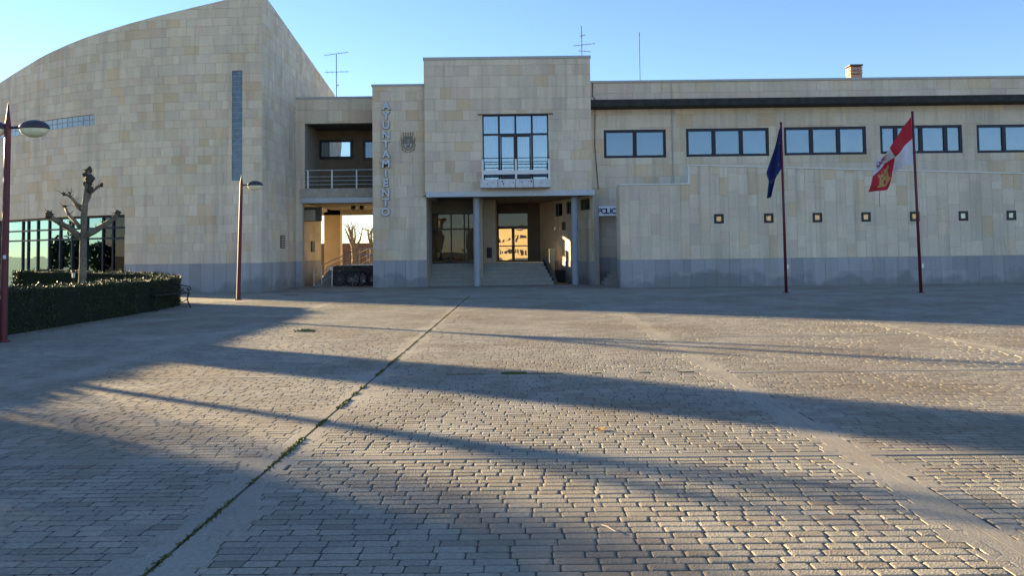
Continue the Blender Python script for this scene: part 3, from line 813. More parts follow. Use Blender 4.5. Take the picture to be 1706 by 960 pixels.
# pier and door recess
PX0, PX1 = HX(800, 40.9), HX(828, 44.4)
ps = mat('pier_render', (.42, .36, .26), .85, nscale=2, namt=.12)
bx('pier', ps, town, PX0, PX0+.18, 39.5, 41.0, 0, bz0+.1)
bx('pier', ps, town, PX0+.18, PX1, 40.95, 41.2, FZ, bz0+.1)
bx('recess_side', ps, town, PX1-.1, PX1, 41.2, 43.0, FZ, bz0+.1)
bx('recess_side', ps, town, PX1-.1, PX1, 44.15, 44.5, FZ, bz0+.1)  # gap between the two sides left open for the sun stripe
p = P(815, 421, 40.9); pr = prect(811, 412.5, 819.5, 430, 40.9); bx('notice_plaque', M_black, town, pr[0], pr[1], 40.89, 40.94, pr[2], pr[3])
Yd = 44.5; dr = prect(829, 354, 881, 438, Yd); dr = (dr[0], dr[1], FZ, dr[3])
bx('door_wall', mat('brown_panel', (.11, .09, .065), .6, nscale=3, namt=.2), town, dr[1], SX1+.05, Yd, Yd+.15, FZ, bz0+.1)
bx('door_wall', M_frame, town, PX1, dr[1], Yd, Yd+.15, dr[3], bz0+.1)
hD = dr[3]-FZ; dm = front(Yd)
window(town, dm, dr[0], dr[1], FZ+hD*.70, dr[3], (0, 1), fr=.06, back=.1, gm=G_lobby, name='transom')
half = (dr[0]+dr[1])/2
for a, c in ((dr[0], half-.005), (half+.005, dr[1])):
    d_ = window(town, dm, a, c, FZ, FZ+hD*.70-.01, (0, 1), (0, .46, 1), fr=.075, mul=.06, back=.1, gm=G_mirror, name='glass_door')
    hx = half-.05 if c < half+.02 else half+.05
    q = MB(); q.tube([(hx, Yd-.02, FZ+.85), (hx, Yd-.05, FZ+.9), (hx, Yd-.05, FZ+1.2), (hx, Yd-.02, FZ+1.25)], .012, 6); q.build('handle', M_steel, d_)
bx('lobby_back', M_room, town, dr[0]-.2, SX1+.3, 46.5, 46.6, FZ, bz0+.1)
# left glazed bay
gx0, gx1 = TX1-.05, PX0+.02; gY = 41.0; gz1 = Z_(750, 355, gY)
bx('head_beam', M_soffit, town, gx0, gx1, gY, gY+.15, gz1, bz0+.06)
W_ = gx1-gx0; gm2 = front(gY)
cc = [0, (HX(752, gY)-gx0)/W_, (HX(774, gY)-gx0)/W_, (HX(781, gY)-gx0)/W_, 1]
rz = (Z_(750, 382, gY)-FZ)/(gz1-FZ)
window(town, gm2, gx0, gx1, FZ, gz1, cc, (0, rz, 1), fr=.07, mul=.07, back=.1, gm=G_lobby, name='glazed_screen')
# lobby room (side wall gap added to throw a sun stripe across the porch)
bx('lobby_wall', M_room, town, -5.2, -.74, 48.9, 49.1, FZ, bz0+.1)
for (ya, yb, za, zb_) in ((40.6, 46.75, FZ, bz0+.1), (47.5, 49.2, FZ, bz0+.1), (46.75, 47.5, FZ, 1.35)):
    bx('side_wall', M_room, town, TX0+.02, TX0+.14, ya, yb, za, zb_)
bx('counter', M_wood, town, -3.75, -2.4, 42.3, 42.9, FZ, FZ+.55)
bx('notice_board', M_white, town, -3.0, -2.0, 45.0, 45.05, FZ+1.2, FZ+2.1)
b = MB(); p = P(760, 428, 41.5); x = HX(760, 41.5)
b.tube([(x, 41.6, FZ), (x, 41.6, FZ+.38)], [.15, .2], 16); tb = b.build('waste_bin', M_orange); tag(tb, 'orange red bin behind the glass left of the porch column', 'bin')
cl.finish(town)
# balcony window + balcony
window(town, mf_, wr[0], wr[1], wr[2], wr[3], (0, .25, .5, .75, 1), (0, .70, 1), fr=.06, mul=.09, back=.14, gm=G_bal, name='balcony_window', behind=None)
cu = MB(); 
for i in range(4):
    cu = MB(); a0 = wr[0]+(wr[1]-wr[0])*(i+.04)/4; a1 = wr[0]+(wr[1]-wr[0])*(i+.96)/4; n = 40; vs = []; 
    for k in range(n+1):
        x = a0+(a1-a0)*k/n; y = YM+.30+.025*math.sin(k*1.35)+.01*math.sin(k*.5+i)
        vs += [(x, y, wr[2]+.02), (x, y, wr[3]-.02)]
    cu.add(vs, [(2*k, 2*k+2, 2*k+3, 2*k+1) for k in range(n)]); cu.build('curtain', M_curtain, town, smooth=True)
for a, c in ((.27, .49), (.51, .73)):
    xa = wr[0]+(wr[1]-wr[0])*a; xc = wr[0]+(wr[1]-wr[0])*c; H_ = wr[2]+(wr[3]-wr[2])*.685
    q = MB(); t = .06
    q.box(xa, xa+t, YM+.02, YM+.07, wr[2]+.05, H_); q.box(xc-t, xc, YM+.02, YM+.07, wr[2]+.05, H_); q.box(xa+t, xc-t, YM+.02, YM+.07, H_-t, H_); q.box(xa+t, xc-t, YM+.02, YM+.07, wr[2]+.05, wr[2]+.15)
    q.build('french_door', M_frame, town)
bx('lintel_strip', M_plaque, town, X_(796, 190, YM), X_(921, 190, YM), YM-.06, YM-.022, wr[3]-.02, wr[3]+.03)
YB = YM-.75; sl = prect(800, 298, 918, 312, YB)
nseg = 4
for i in range(nseg):
    a = sl[0]+(sl[1]-sl[0])*i/nseg; c = sl[0]+(sl[1]-sl[0])*(i+1)/nseg
    bx('balcony_stone', M_bstone, town, a+.012, c-.012, YB, YM-.02, sl[2], sl[3])
br = MB(); rb = prect(803, 263, 916, 298, YB+.05)
for zz in (rb[3], rb[3]-.28): 
    br.tube([(rb[0], YM-.03, zz), (rb[0], YB+.05, zz), (rb[1], YB+.05, zz), (rb[1], YM-.03, zz)], .02, 6)
brl = br.build('balcony_rail', M_frame, town)
bz = Z_(860, 283, YB); bzz = Z_(860, 290, YB)
q = MB(); q.box(rb[0], rb[1], YB+.03, YB+.06, bzz, bz); q.box(rb[0]-.0, rb[0]+.04, YB+.07, YM-.03, bzz, bz); q.box(rb[1]-.04, rb[1], YB+.07, YM-.03, bzz, bz); q.build('white_band', M_white, brl)
for x in (rb[0]+.03, (rb[0]+rb[1])/2, rb[1]-.03):
    q = MB(); q.box(x-.045, x+.045, YB-.01, YB+.025, sl[3], rb[3]-.05); q.build('white_post', M_white, brl)
b = MB(); rk = random.Random(4)
for px, py in ((812, 307), (821, 304), (837, 302), (839, 306), (870, 303), (873, 309), (885, 302), (902, 304), (911, 306), (855, 304)):
    p = P(px, py, YB-.004); s = .02+.03*rk.random(); pts = [(p.x+math.cos(a*1.05)*s*rk.uniform(.4, 1), YB-.004, p.z+math.sin(a*1.05)*s*rk.uniform(.6, 1.8)) for a in range(6)]
    b.add(pts, [tuple(range(6))])
b.build('spalled_patch', M_plaque, town)

# vertical lettering
def text_mesh(ch, size, ext, name, m, parent, loc, bold=.0):
    c = bpy.data.curves.new('t', 'FONT'); c.body = ch; c.size = size; c.extrude = ext; c.offset = bold; c.align_x = 'CENTER'; c.align_y = 'CENTER'; c.resolution_u = 3
    t = bpy.data.objects.new('t', c); COL.objects.link(t)
    dg = bpy.context.evaluated_depsgraph_get(); me = bpy.data.meshes.new_from_object(t.evaluated_get(dg)); bpy.data.objects.remove(t)
    me.materials.clear(); me.materials.append(m); me.name = name
    xs_ = [v.co.x for v in me.vertices]; ys_ = [v.co.y for v in me.vertices]; cx, cy = (min(xs_)+max(xs_))/2, (min(ys_)+max(ys_))/2
    for v in me.vertices: x, y, z = v.co; v.co = (x-cx, -z, y-cy)
    o = bpy.data.objects.new(name, me); COL.objects.link(o); o.parent = parent; o.location = Vector(loc)-wloc(parent); return o
sg = thing('lettering_sign', (HX(643, YT), YT-.1, 2), 'vertical raised metal letters AYUNTAMIENTO on the stone tower', 'sign')
for i, ch in enumerate('AYUNTAMIENTO'):
    p = P(643.2-.05*i, 176+16.1*i, YT-.1)
    o = text_mesh(ch, .49, .04, 'letter', M_letter, sg, (p.x, YT-.09, p.z), bold=.014)
    q = text_mesh(ch, .49, .012, 'letter_shadow', M_crest, o, (p.x+.012, YT-.036, p.z-.006), bold=.024)  # dark offset copy paints the letter's shadow on the stone
# crest
cr = thing('stone_crest', (HX(680, YT), YT-.05, 6.8), 'carved municipal crest with crown on the stone tower', 'emblem')
def cp(px, py): p = P(px, py, YT-.05); return (p.x, p.z)
b = MB(); cfm = front(YT)
sh = [cp(672, 231), cp(672, 242), cp(675, 247), cp(680, 250), cp(685, 247), cp(688, 242), cp(688, 231)]
pts3 = [(x, YT-.06, z) for x, z in sh]
b.tube(pts3+[pts3[0]], .022, 6)
b.tube([(cp(672, 238)[0], YT-.06, cp(672, 238)[1]), (cp(688, 238)[0], YT-.06, cp(688, 238)[1])], .016, 5); b.build('shield', M_crest, cr)
b = MB(); b.prism(cfm, [cp(672, 242), cp(675, 247), cp(680, 250), cp(685, 247), cp(688, 242), cp(688, 231), cp(672, 231)], .02, .045); b.build('shield_field', M_stone and mat('crest_field', (.42, .39, .32), .8), cr)
for (px, py) in ((676, 235), (684, 235), (680, 243.5)):
    b = MB(); x, z = cp(px, py); b.box(x-.07, x+.07, YT-.075, YT-.045, z-.06, z+.02); b.box(x-.07, x-.035, YT-.075, YT-.045, z+.02, z+.06); b.box(x-.015, x+.015, YT-.075, YT-.045, z+.02, z+.08); b.box(x+.035, x+.07, YT-.075, YT-.045, z+.02, z+.06); b.build('castle_charge', M_crest, cr)
b = MB(); x0, z0 = cp(673, 228); x1, _ = cp(687, 228); b.box(x0, x1, YT-.08, YT-.022, z0-.04, z0+.02)
for k in range(5):
    x = x0+(x1-x0)*k/4; b.tube([(x, YT-.06, z0), (x+(k-2)*.02, YT-.06, z0+.16)], [.02, .012], 6); b.blob((x+(k-2)*.02, YT-.06, z0+.18), .03, 1, 0)
b.build('crown', M_crest, cr)
for s in (-1, 1):
    b = MB(); b.tube([(cp(680+s*y, yy)[0], YT-.05, cp(680+s*y, yy)[1]) for y, yy in ((10, 228), (12, 232), (10, 236), (12, 241), (9, 246), (11, 249), (5, 251), (2, 254))], .018, 6); b.build('mantling', M_crest, cr)

# ================================================================== OFFICE WING
YW = 38.5
wing = thing('office_wing', (14, YW, 0), 'long flat roofed sandstone office wing on the right with ribbon windows', 'building')
WX0, WX1 = MX1+.02, 31.0; WZ = Z_(1300, 131, YW); ez0 = Z_(1300, 173.5, YW-.8); ez1 = Z_(1300, 162, YW-.8)
wf = front(YW); cl = Clad(); core = MB()
wins = [((1006, 216, 1109.5, 263), (0, .5, 1)), ((1143, 213.5, 1281, 260.5), (0, .335, .665, 1)), ((1306, 211, 1443, 258), (0, .335, .665, 1)), ((1466, 208.5, 1603, 255.5), (0, .195, .5, .80, 1)), ((1627, 207, 1764, 254), (0, .335, .665, 1)), ((1790, 205, 1927, 252), (0, .335, .665, 1))]
whs = [prect(*w[0], YW) for w in wins]
ent = prect(994, 344, 1060, 480, YW); ent = (HX(994, YW), HX(1060, YW), -.1, ent[3])
cl.wall(wf, WX0, WX1, 0, WZ-.1, whs+[ent], None, 'course', PLZ, seed=31, core=core, thick=.3, cw=(.4, 1.1), ch=(.45, .62), warm=.7)
core.box(WX0, WX1, YW+.3, YW+9, WZ-.5, WZ-.3); core.box(WX0, WX1, YW+9, YW+9.3, 0, WZ-.1); core.box(WX1-.3, WX1, YW+.3, YW+9, 0, WZ-.1)
core.build('wall', M_core, wing)
bx('coping', M_coping, wing, WX0, WX1+.05, YW-.08, YW+.4, WZ-.1, WZ)
b = MB(); b.add([(WX0+.0, YW-.02, ez0-.02), (WX1, YW-.02, ez0-.02), (WX1, YW-.75, ez0+.02), (WX0, YW-.75, ez0+.02), (WX0, YW-.02, ez1+.1), (WX1, YW-.02, ez1+.1), (WX1, YW-.8, ez1), (WX0, YW-.8, ez1)],
    [(0, 1, 2, 3), (4, 7, 6, 5), (0, 4, 5, 1), (1, 5, 6, 2), (2, 6, 7, 3), (3, 7, 4, 0)]); b.build('eave', M_eave, wing)
for (w, cs), h in zip(wins, whs):
    window(wing, wf, *h, cs, fr=.12, mul=.17, back=.10, depth=.1, gm=G_win, fm=M_frameb, behind=M_blind, name='window')
b = MB(); x = HX(1124, YW); b.tube([(x, YW-.05, PLZ+2.2), (x, YW-.05, WZ-.1)], .02, 6); b.build('expansion_joint', M_coping, wing)
b = MB(); x = HX(990.5, YW)+.12; b.tube([(x-.08, YW-.06, WZ-.1), (x-.1, YW-.06, ez1+.3), (x-.06, YW-.85, ez1), (x, YW-.1, ez0-.3), (x-.03, YW-.06, 6.5), (x+.03, YW-.06, 5.5), (x+.10, YW-.06, 4.4)], .018, 6); b.build('cable', M_black, wing)
# police entrance recess
rb_ = front(YW+.42); cl9 = MB(); cl.wall(rb_, ent[0]-.3, ent[1]+.5, 0, ent[3]+.4, [], None, 'course', PLZ, seed=33, core=cl9, thick=.2); cl9.build('recess_back', M_core, wing)
bx('recess_side', M_pale, wing, ent[0]-.3, ent[0], YW+.3, YW+.42, 0, ent[3]+.4)
bx('recess_soffit', M_wood, wing, ent[0], ent[1]+.4, YW+.31, YW+.41, ent[3]+.3, ent[3]+.39)
for k in range(5):
    x = HX(1003+5*k, 37.5); bx('entrance_step', M_step, wing, x, HX(1060, 37.5), 36.9, 38.2+.0, 0.0+.0, .17*(k+1)-.0) if k == 0 else bx('entrance_step', M_step, wing, x, HX(1060, 37.5), 36.9+.05*k, 38.2+.01*k, .17*k, .17*(k+1))
ps_ = thing('police_sign', (HX(1012, 38.1), 38.1, 3.2), 'white sign board with navy letters POLICIA above the side entrance', 'sign')
Ys = 38.15; zt, zb_ = Z_(1012, 343.5, Ys), Z_(1012, 359.5, Ys); xa = HX(995, Ys); 
b = MB(); b.box(xa, xa+1.62, Ys, Ys+.1, zb_, zt); b.build('board', M_signw, ps_)
for i, ch in enumerate('POLICIA'):
    px = (1000.5, 1007.3, 1013.6, 1018.6, 1024, 1030, 1034)[i]
    text_mesh(ch, .36, .008, 'letter', M_navy, ps_, (HX(px, Ys), Ys-.012, (zt+zb_)/2), bold=.007)
cl.finish(wing)
# chimney
chx = HX(1436, 43); cz0 = WZ-.6; 
b = MB(); czt = Z_(1436, 109, 43)
w2 = HX(1446, 43)-HX(1427, 43)
b.box(chx-w2/2, chx+w2/2, 43, 43+w2, cz0, Z_(1436, 124, 43)); ch_ = b.build('chimney', M_brick, wing)
k = 0; zz = Z_(1436, 124, 43)
while zz < czt-.07:
    q = MB(); q.box(chx-w2/2-.02, chx+w2/2+.02, 42.98, 43+w2+.02, zz+.03, zz+.08); q.build('clay_slat', M_pale if k % 2 else M_brick, ch_); zz += .085; k += 1
q = MB(); q.box(chx-w2*.36, chx+w2*.36, 43.08, 43+w2-.08, Z_(1436, 124, 43), czt); q.build('flue', M_dark, ch_)
q = MB(); q.box(chx-w2/2-.05, chx+w2/2+.05, 42.95, 43+w2+.05, czt, czt+.07); q.build('cap', M_plaque, ch_)
q = MB(); q.box(chx-w2/2-.04, chx+w2/2+.15, 42.96, 43+w2+.04, WZ-.3, WZ+.16); q.build('base', M_pale, ch_)

# ================================================================== RAMP WALL
YR = 34.6
rw = thing('ramp_wall', (14, YR, 0), 'long sandstone screen wall with stepped top and grey plinth in front of the wing', 'wall')
RX0 = HX(1034, YR); RXs = HX(1150, YR); RX1 = 31.0
rz0 = Z_(1090, 308, YR); rz1 = Z_(1150, 276, YR); rz2 = Z_(1706, 290, YR); xe = X_(1706, 290, YR)
rtop = lambda u: rz1+(rz2-rz1)*(u-RXs)/(xe-RXs)
rf = front(YR); cl = Clad(); core = MB(); RP = Z_(1350, 429.5, YR)
sw = []
for k, (px, py) in enumerate(((1197.5, 364.5), (1280.5, 363.5), (1361.5, 362.5), (1442.5, 361.5), (1523.5, 360.5), (1604.5, 359.7), (1684.5, 358.8), (1765, 358), (1846, 357))):
    sw.append(prect(px-8, py-8, px+8, py+8, YR))
cl.wall(rf, RX0, RXs, 0, rz0, [], None, 'column', RP, seed=41, core=core, thick=.35, warm=1.3)
cl.wall(rf, RXs, RX1, 0, 6.5, sw, rtop, 'column', RP, seed=43, core=core, thick=.35, warm=1.0)
core.build('wall', M_core, rw)
lsm = plane((RX0, YR+3.9), (RX0, YR)); cl.wall(lsm, 2.9, 3.9, 0, rz0, [], None, 'column', RP, seed=44)
bx('side_return', M_core, rw, RX0+.001, RX0+.3, YR+.36, YR+1.0, 0, rz0)
b = MB(); b.box(RX0-.04, RXs-.03, YR-.06, YR+.4, rz0, rz0+.05); b.box(RXs-.03, RXs+.03, YR-.06, YR+.4, rz0, rz1+.02)
b.mbox(rf, 0, 0, 0, 0, 0, 0)
b.prism(rf, [(RXs+.03, rtop(RXs)), (RX1, rtop(RX1)), (RX1, rtop(RX1)+.05), (RXs+.03, rtop(RXs)+.05)], -.4, .06)
b.build('coping', M_coplight, rw)
bx('ramp_slab', M_conc, rw, RXs, RX1, YR+.36, YW-.05, 3.0, 3.2)
cl.finish(rw)
for k, h in enumerate(sw):
    window(rw, rf, *h, (0, 1), fr=.10, back=.03, depth=.06, gm=G_win, fm=M_frame, behind=[M_dim, M_room, M_warmg, M_white, M_dark, M_white, M_warmg][k % 7], name='small_window', bd=.05)  # backing colours stand in for the warm reflections in the panes

# ================================================================== RAMP, RAILS, BIKES
rampt = thing('access_ramp', (-8.5, 40.5, 0), 'stone access ramp rising behind the bicycles in the passage', 'ramp')
b = MB(); xr0, xr1 = HX(523, 39.8), HX(556, 41.2)
b.add([(xr0, 39.9, 0), (xr1, 40.9, 0), (xr1, 42.6, 0), (xr0, 41.4, 0), (xr0, 39.9, .02), (xr1, 40.9, .95), (xr1, 42.6, .95), (xr0, 41.4, .02)],
      [(0, 3, 2, 1), (4, 5, 6, 7), (0, 1, 5, 4), (1, 2, 6, 5), (2, 3, 7, 6), (3, 0, 4, 7)]); b.build('ramp', M_step, rampt)
b = MB(); b.box(xr1+.002, TX0-.02, 40.95, 46.4, 0, .97); b.build('platform', M_plaque, rampt)
rlt = thing('handrail', (xr0, 39.85, 0), 'steel tube handrail climbing the access ramp', 'railing')
p0 = P(523, 448, 39.85); p1 = P(598, 414, 41.6); q0 = P(523, 459, 39.85); q1 = P(598, 425, 41.6)
b = MB(); b.tube([p0, p1, P(625, 414, 41.7)], .022, 8); b.build('top_rail', M_steel, rlt)
b = MB(); b.tube([q0, q1, P(625, 425, 41.7)], .018, 8); b.tube([P(535, 470, 40), P(598, 433, 41.6)], .015, 6); b.build('lower_rail', M_steel, rlt)
for px, Yp, yb_ in ((523, 39.85, 477), (536, 40.1, 474), (598, 41.6, 441), (611, 41.65, 440), (619, 41.7, 440)):
    k = max(0, min(1, (px-523)/75)); tp = p0.lerp(p1, k); x = HX(px, Yp); b = MB()
    b.tube([(x, Yp, max(0, Z_(px, yb_, Yp))), (x, Yp, tp.z)], .02, 8); b.build('post', M_steel, rlt)
rl2 = copy_tree(rlt); rl2.location = rl2.location+Vector((.3, 1.3, .02)); rl2['label'] = 'rear steel handrail on the far side of the access ramp'
for o_ in (rlt, rl2): o_['group'] = 'handrails of the access ramp'
bol = thing('info_post', (HX(553, 39.7), 39.7, 0), 'short steel post with a small white plate beside the bicycles', 'post')
x = HX(553, 39.7); b = MB(); b.tube([(x, 39.7, 0), (x, 39.7, .9)], .025, 8); b.build('post', M_steel, bol)
b = MB(); b.box(x-.09, x+.05, 39.66, 39.69, .78, .95); b.build('plate', M_white, bol)
def bicycle(loc, label, colm):
    t = thing('bicycle', (0, 0, 0), label, 'bicycle', 'bicycles parked beside the ramp')
    R_ = .34
    def wheel(x):
        b = MB(); pts = [(x+math.cos(a)*R_, 0, R_+math.sin(a)*R_) for a in [i*math.pi/12 for i in range(24)]]
        b.tube(pts, .02, 6, close=True); w = b.build('wheel', M_black, t)
        s = MB()
        for i in range(12):
            a = i*math.pi/6; s.tube([(x, 0, R_), (x+math.cos(a)*(R_-.02), 0, R_+math.sin(a)*(R_-.02))], .003, 3, cap=False)
        s.build('spokes', M_steel, w)
    wheel(-.52); wheel(.52)
    b = MB(); bb = (-.05, 0, .30); se = (-.18, 0, .78); hd = (.36, 0, .80); rw_ = (-.52, 0, R_); fwh = (.52, 0, R_)
    for a, c in ((bb, se), (se, hd), (bb, (.38, 0, .72)), (rw_, bb), (rw_, se)): b.tube([a, c], .018, 6)
    b.build('frame', colm, t)
    b = MB(); b.tube([(.34, 0, .88), (.38, 0, .72), fwh], .016, 6); b.build('fork', colm, t)
    b = MB(); b.tube([(.28, -.28, .98), (.36, -.2, .95), (.34, 0, .92), (.36, .2, .95), (.28, .28, .98)], .013, 6); b.build('handlebar', M_black, t)
    b = MB(); b.tube([se, (-.2, 0, .90)], .014, 6); b.blob((-.22, 0, .93), .13, 2, 0, (1, .5, .28)); b.build('saddle', M_black, t)
    b = MB(); b.tube([(-.05+math.cos(a)*.09, .04, .3+math.sin(a)*.09) for a in [i*math.pi/8 for i in range(16)]], .008, 5, close=True); b.tube([(-.05, -.06, .3), (.07, -.06, .18)], .01, 5); b.tube([(-.05, .06, .3), (-.17, .06, .42)], .01, 5); b.build('crank', M_steel, t)
    t.location = loc[:3]; t.rotation_euler = (math.radians(loc[4]), 0, math.radians(loc[3])); return t
bicycle((HX(580, 40.0), 40.2, 0, 172, 6), 'dark green bicycle nearest the ramp rail', mat('green_bike', (.03, .07, .04), .4))
bicycle((HX(605, 40.0), 40.1, 0, 8, -6), 'dark red bicycle nearest the stone tower', mat('red_bike', (.10, .03, .03), .4))
bicycle((HX(618, 40.4), 40.55, 0, 184, 5), 'blue black bicycle half hidden behind the tower corner', mat('blue_bike', (.03, .04, .08), .4))

# ================================================================== ROOF AERIALS
def aerial(px, py0, py1, Y, arms, label, base_z, m=M_steel):
    t = thing('roof_aerial', (HX(px, Y), Y, base_z), label, 'antenna')
    x = P(px, (py0+py1)/2, Y).x; b = MB(); b.tube([(x, Y, base_z), (x, Y, Z_(px, py0, Y))], .022, 6); b.build('mast', m, t)
    for (xa, ya, xb, yb, els) in arms:
        a = P(xa, ya, Y); c = P(xb, yb, Y); b = MB(); b.tube([a, c], .014, 5)
        for k in range(els):
            q = a.lerp(c, (k+.5)/els); L = .22-.1*k/els; b.tube([q+Vector((0, -L, L*.3)), q+Vector((0, L, -L*.3))], .007, 4)
        b.build('boom', m, t)
    return t
M_aer = mat('aerial_metal', (.16, .16, .17), .5, metal=.4)
aerial(560.5, 90, 160, 44, [(540, 92, 580, 86.5, 9), (541, 120, 581, 119, 5), (560, 142, 565, 141, 2)], 'tv aerial with two booms above the linking block', lt1-.5, M_aer)
aerial(969, 43, 91, 41, [(955, 76, 992, 72, 6), (966, 60, 975, 58, 3), (963, 84, 985, 86, 3)], 'thin aerial on the roof of the central block', MZ-.5, M_aer)
aerial(1065.5, 53, 131, 43, [(1064.5, 58, 1066.5, 58, 1)], 'tall thin whip mast on the office wing roof', WZ-.5, M_aer)

# ================================================================== FLAGPOLES
def flagpole(px0, py0, px1, py1, label):
    g = G(px1, py1); t = thing('flagpole', (g.x, g.y, 0), label, 'flagpole', 'flagpoles before the ramp wall')
    tp = P(px0, py0, g.y)
    b = MB(); b.tube([(g.x, g.y, 0), (tp.x, g.y, tp.z)], [.055, .038], 12); b.build('pole', M_red, t, smooth=True)
    b = MB(); b.tube([(g.x, g.y, 0), (g.x, g.y, .02)], .14, 16); b.build('base_plate', M_red, t)
    b = MB(); b.blob((tp.x, g.y, tp.z+.02), .05, 2, 0); b.build('finial', M_red, t, smooth=True)
    b = MB(); b.tube([(g.x+.07, g.y-.05, .9), (tp.x+.05, g.y-.04, tp.z-.05)], .006, 4); b.build('halyard', M_conc, t)
    b = MB(); b.box(g.x+.03, g.x+.09, g.y-.07, g.y-.05, .85, 1.0); b.build('cleat', M_steel, t)
    return g, tp
g1, t1 = flagpole(1301, 206, 1310, 488, 'oxblood flagpole carrying the blue flag')
g2, t2 = flagpole(1520, 188, 1534.5, 488, 'oxblood flagpole carrying the red and white flag')
def bil(g, u, v):
    nu, nv = len(g[0])-1, len(g)-1; a = min(int(u*nu), nu-1); b = min(int(v*nv), nv-1); fu, fv = u*nu-a, v*nv-b
    sm_ = lambda t: t
    L = lambda p, q, t: (p[0]+(q[0]-p[0])*t, p[1]+(q[1]-p[1])*t)
    return L(L(g[b][a], g[b][a+1], fu), L(g[b+1][a], g[b+1][a+1], fu), fv)
def flag(name, grid, Y, colf, amp, label, nu=72, nv=48, off=0.0):
    b = MB(); vs = []
    for j in range(nv+1):
        for i in range(nu+1):
            u, v = i/nu, j/nv; px, py = bil(grid, u, v)
            y = Y-off+amp*min(1, u*3)*math.sin(u*9+v*3.5)+.4*amp*math.sin(u*17-v*6)*min(1, u*3)
            p = P(px, py, Y); vs.append((p.x, y, p.z))
    base = 0
    b.v = vs
    for j in range(nv):
        for i in range(nu):
            b.f.append((j*(nu+1)+i, (j+1)*(nu+1)+i, (j+1)*(nu+1)+i+1, j*(nu+1)+i+1)); b.c.append(colf((i+.5)/nu, (j+.5)/nv))
    o = b.build(name, M_cloth, smooth=True); tag(o, label, 'flag', 'flags in front of the wing'); return o
LION = ["..##......", ".####..##.", "..###.#..#", "...####..#", ".######.#.", "..#.#####.", ".#...####.", "....#..#..", "...##..##."]
CAST = ["#..#..#..#", "####..####", ".########.", ".#..##..#.", ".########.", ".###..###.", ".###..###.", "##########"]
def emb(m, u, v):
    j = int(v*len(m)); i = int(u*len(m[0])); return 0 <= j < len(m) and 0 <= i < len(m[0]) and u >= 0 and v >= 0 and m[j][i] == '#'
RED = (.42, .022, .035); WHT = (.58, .58, .62)
def cyl(u, v):
    q = (u >= .5, v >= .5); red = q in ((False, False), (True, True)); lu = ((u % .5)/.5-.2)/.6; lv = ((v % .5)/.5-.15)/.7
    if red: return (.42, .27, .09) if u >= .5 and emb(CAST, lu, lv) else RED
    return (.24, .09, .12) if u >= .5 and emb(LION, lu, lv) else WHT
flag('regional_flag', [[(1518, 194), (1500, 220), (1480, 247), (1469, 262), (1460, 273)],
                       [(1520, 231), (1506, 243), (1490, 262), (1473, 276), (1452, 294)],
                       [(1521, 275), (1504, 274), (1490, 293), (1476, 317), (1445, 320)]], g2.y, cyl, .15, 'red and white quartered flag with castle and lion hanging from the right pole')
def eu(u, v):
    for k in range(12):
        a = k*math.pi/6; 
        if abs(u-(.5+.22*math.sin(a))) < .016 and abs(v-(.5-.3*math.cos(a))) < .02 and k > 4: return (.45, .42, .22)
    return (.012, .022, .11)
flag('blue_flag', [[(1301, 209), (1300.5, 211), (1300, 213), (1299, 214)],
                   [(1302, 232), (1299, 232), (1295, 236), (1293, 240)],
                   [(1302.5, 258), (1297, 262), (1290, 262), (1285, 262)],
                   [(1303, 279), (1295, 288), (1285, 292), (1276, 288)],
                   [(1292, 297), (1288, 303), (1283, 305), (1280, 302)],
                   [(1285, 328), (1283, 329), (1280, 330), (1277, 331)]], g1.y, eu, .06, 'dark blue starred flag hanging limp from the left pole')
b = MB(); b.tube([P(1466, 317, g2.y), P(1465, 330, g2.y), P(1466, 345, g2.y)], .008, 5); tag(b.build('flag_cord', M_black), 'thin dark cord dangling below the red and white flag', 'cord')

# ================================================================== STREET LAMPS
def street_lamp(bpx, bpy_, tpx, tpy, hx0, hx1, hy, armpy, label, left=False):
    g = G(bpx, bpy_); t = thing('street_lamp', (g.x, g.y, 0), label, 'street lamp', 'street lamps of the square')
    top = P(tpx, tpy, g.y); H_ = top.z; az = Z_(tpx, armpy, g.y); tx = top.x
    X0 = lambda z: g.x+(tx-g.x)*z/H_
    b = MB(); b.tube([(g.x, g.y, 0), (X0(az+.05), g.y, az+.05), (tx, g.y, H_)], [.072, .055, .006], 14); b.build('pole', M_red, t)
    b = MB(); b.tube([(g.x, g.y, 0), (g.x, g.y, .025)], .13, 16); b.build('base_plate', M_red, t)
    def head(s, xc, hw):
        b = MB(); b.tube([(X0(az), g.y, az), (xc-s*hw*.7, g.y, az+.015)], .028, 8); b.build('arm', M_hood, t)
        h = MB(); vs = []; n, k_ = 20, 6
        for k in range(k_+1):
            th = math.pi/2*k/k_
            for j in range(n):
                a = 2*math.pi*j/n; vs.append((xc+math.cos(a)*math.cos(th)*hw, g.y+math.sin(a)*math.cos(th)*hw*.62, az-.02+math.sin(th)*hw*.58))
        h.add(vs, [(k*n+j, k*n+(j+1) % n, (k+1)*n+(j+1) % n, (k+1)*n+j) for k in range(k_) for j in range(n)]); hd = h.build('lamp_hood', M_hood, t, smooth=True)
        h = MB(); vs = []
        for k in range(k_+1):
            th = math.pi/2*k/k_
            for j in range(n):
                a = 2*math.pi*j/n; vs.append((xc+math.cos(a)*math.cos(th)*hw*.93, g.y+math.sin(a)*math.cos(th)*hw*.57, az-.025-math.sin(th)*hw*.56))
        h.add(vs, [(k*n+j, (k+1)*n+j, (k+1)*n+(j+1) % n, k*n+(j+1) % n) for k in range(k_) for j in range(n)]); h.build('diffuser', M_lampglass, hd, smooth=True)
    xa, xb = P(hx0, hy, g.y).x, P(hx1, hy, g.y).x
    head(1, (xa+xb)/2, (xb-xa)/2)
    if left: d = (xa+xb)/2-X0(az); head(-1, X0(az)-d*.62, (xb-xa)/2)
    return t
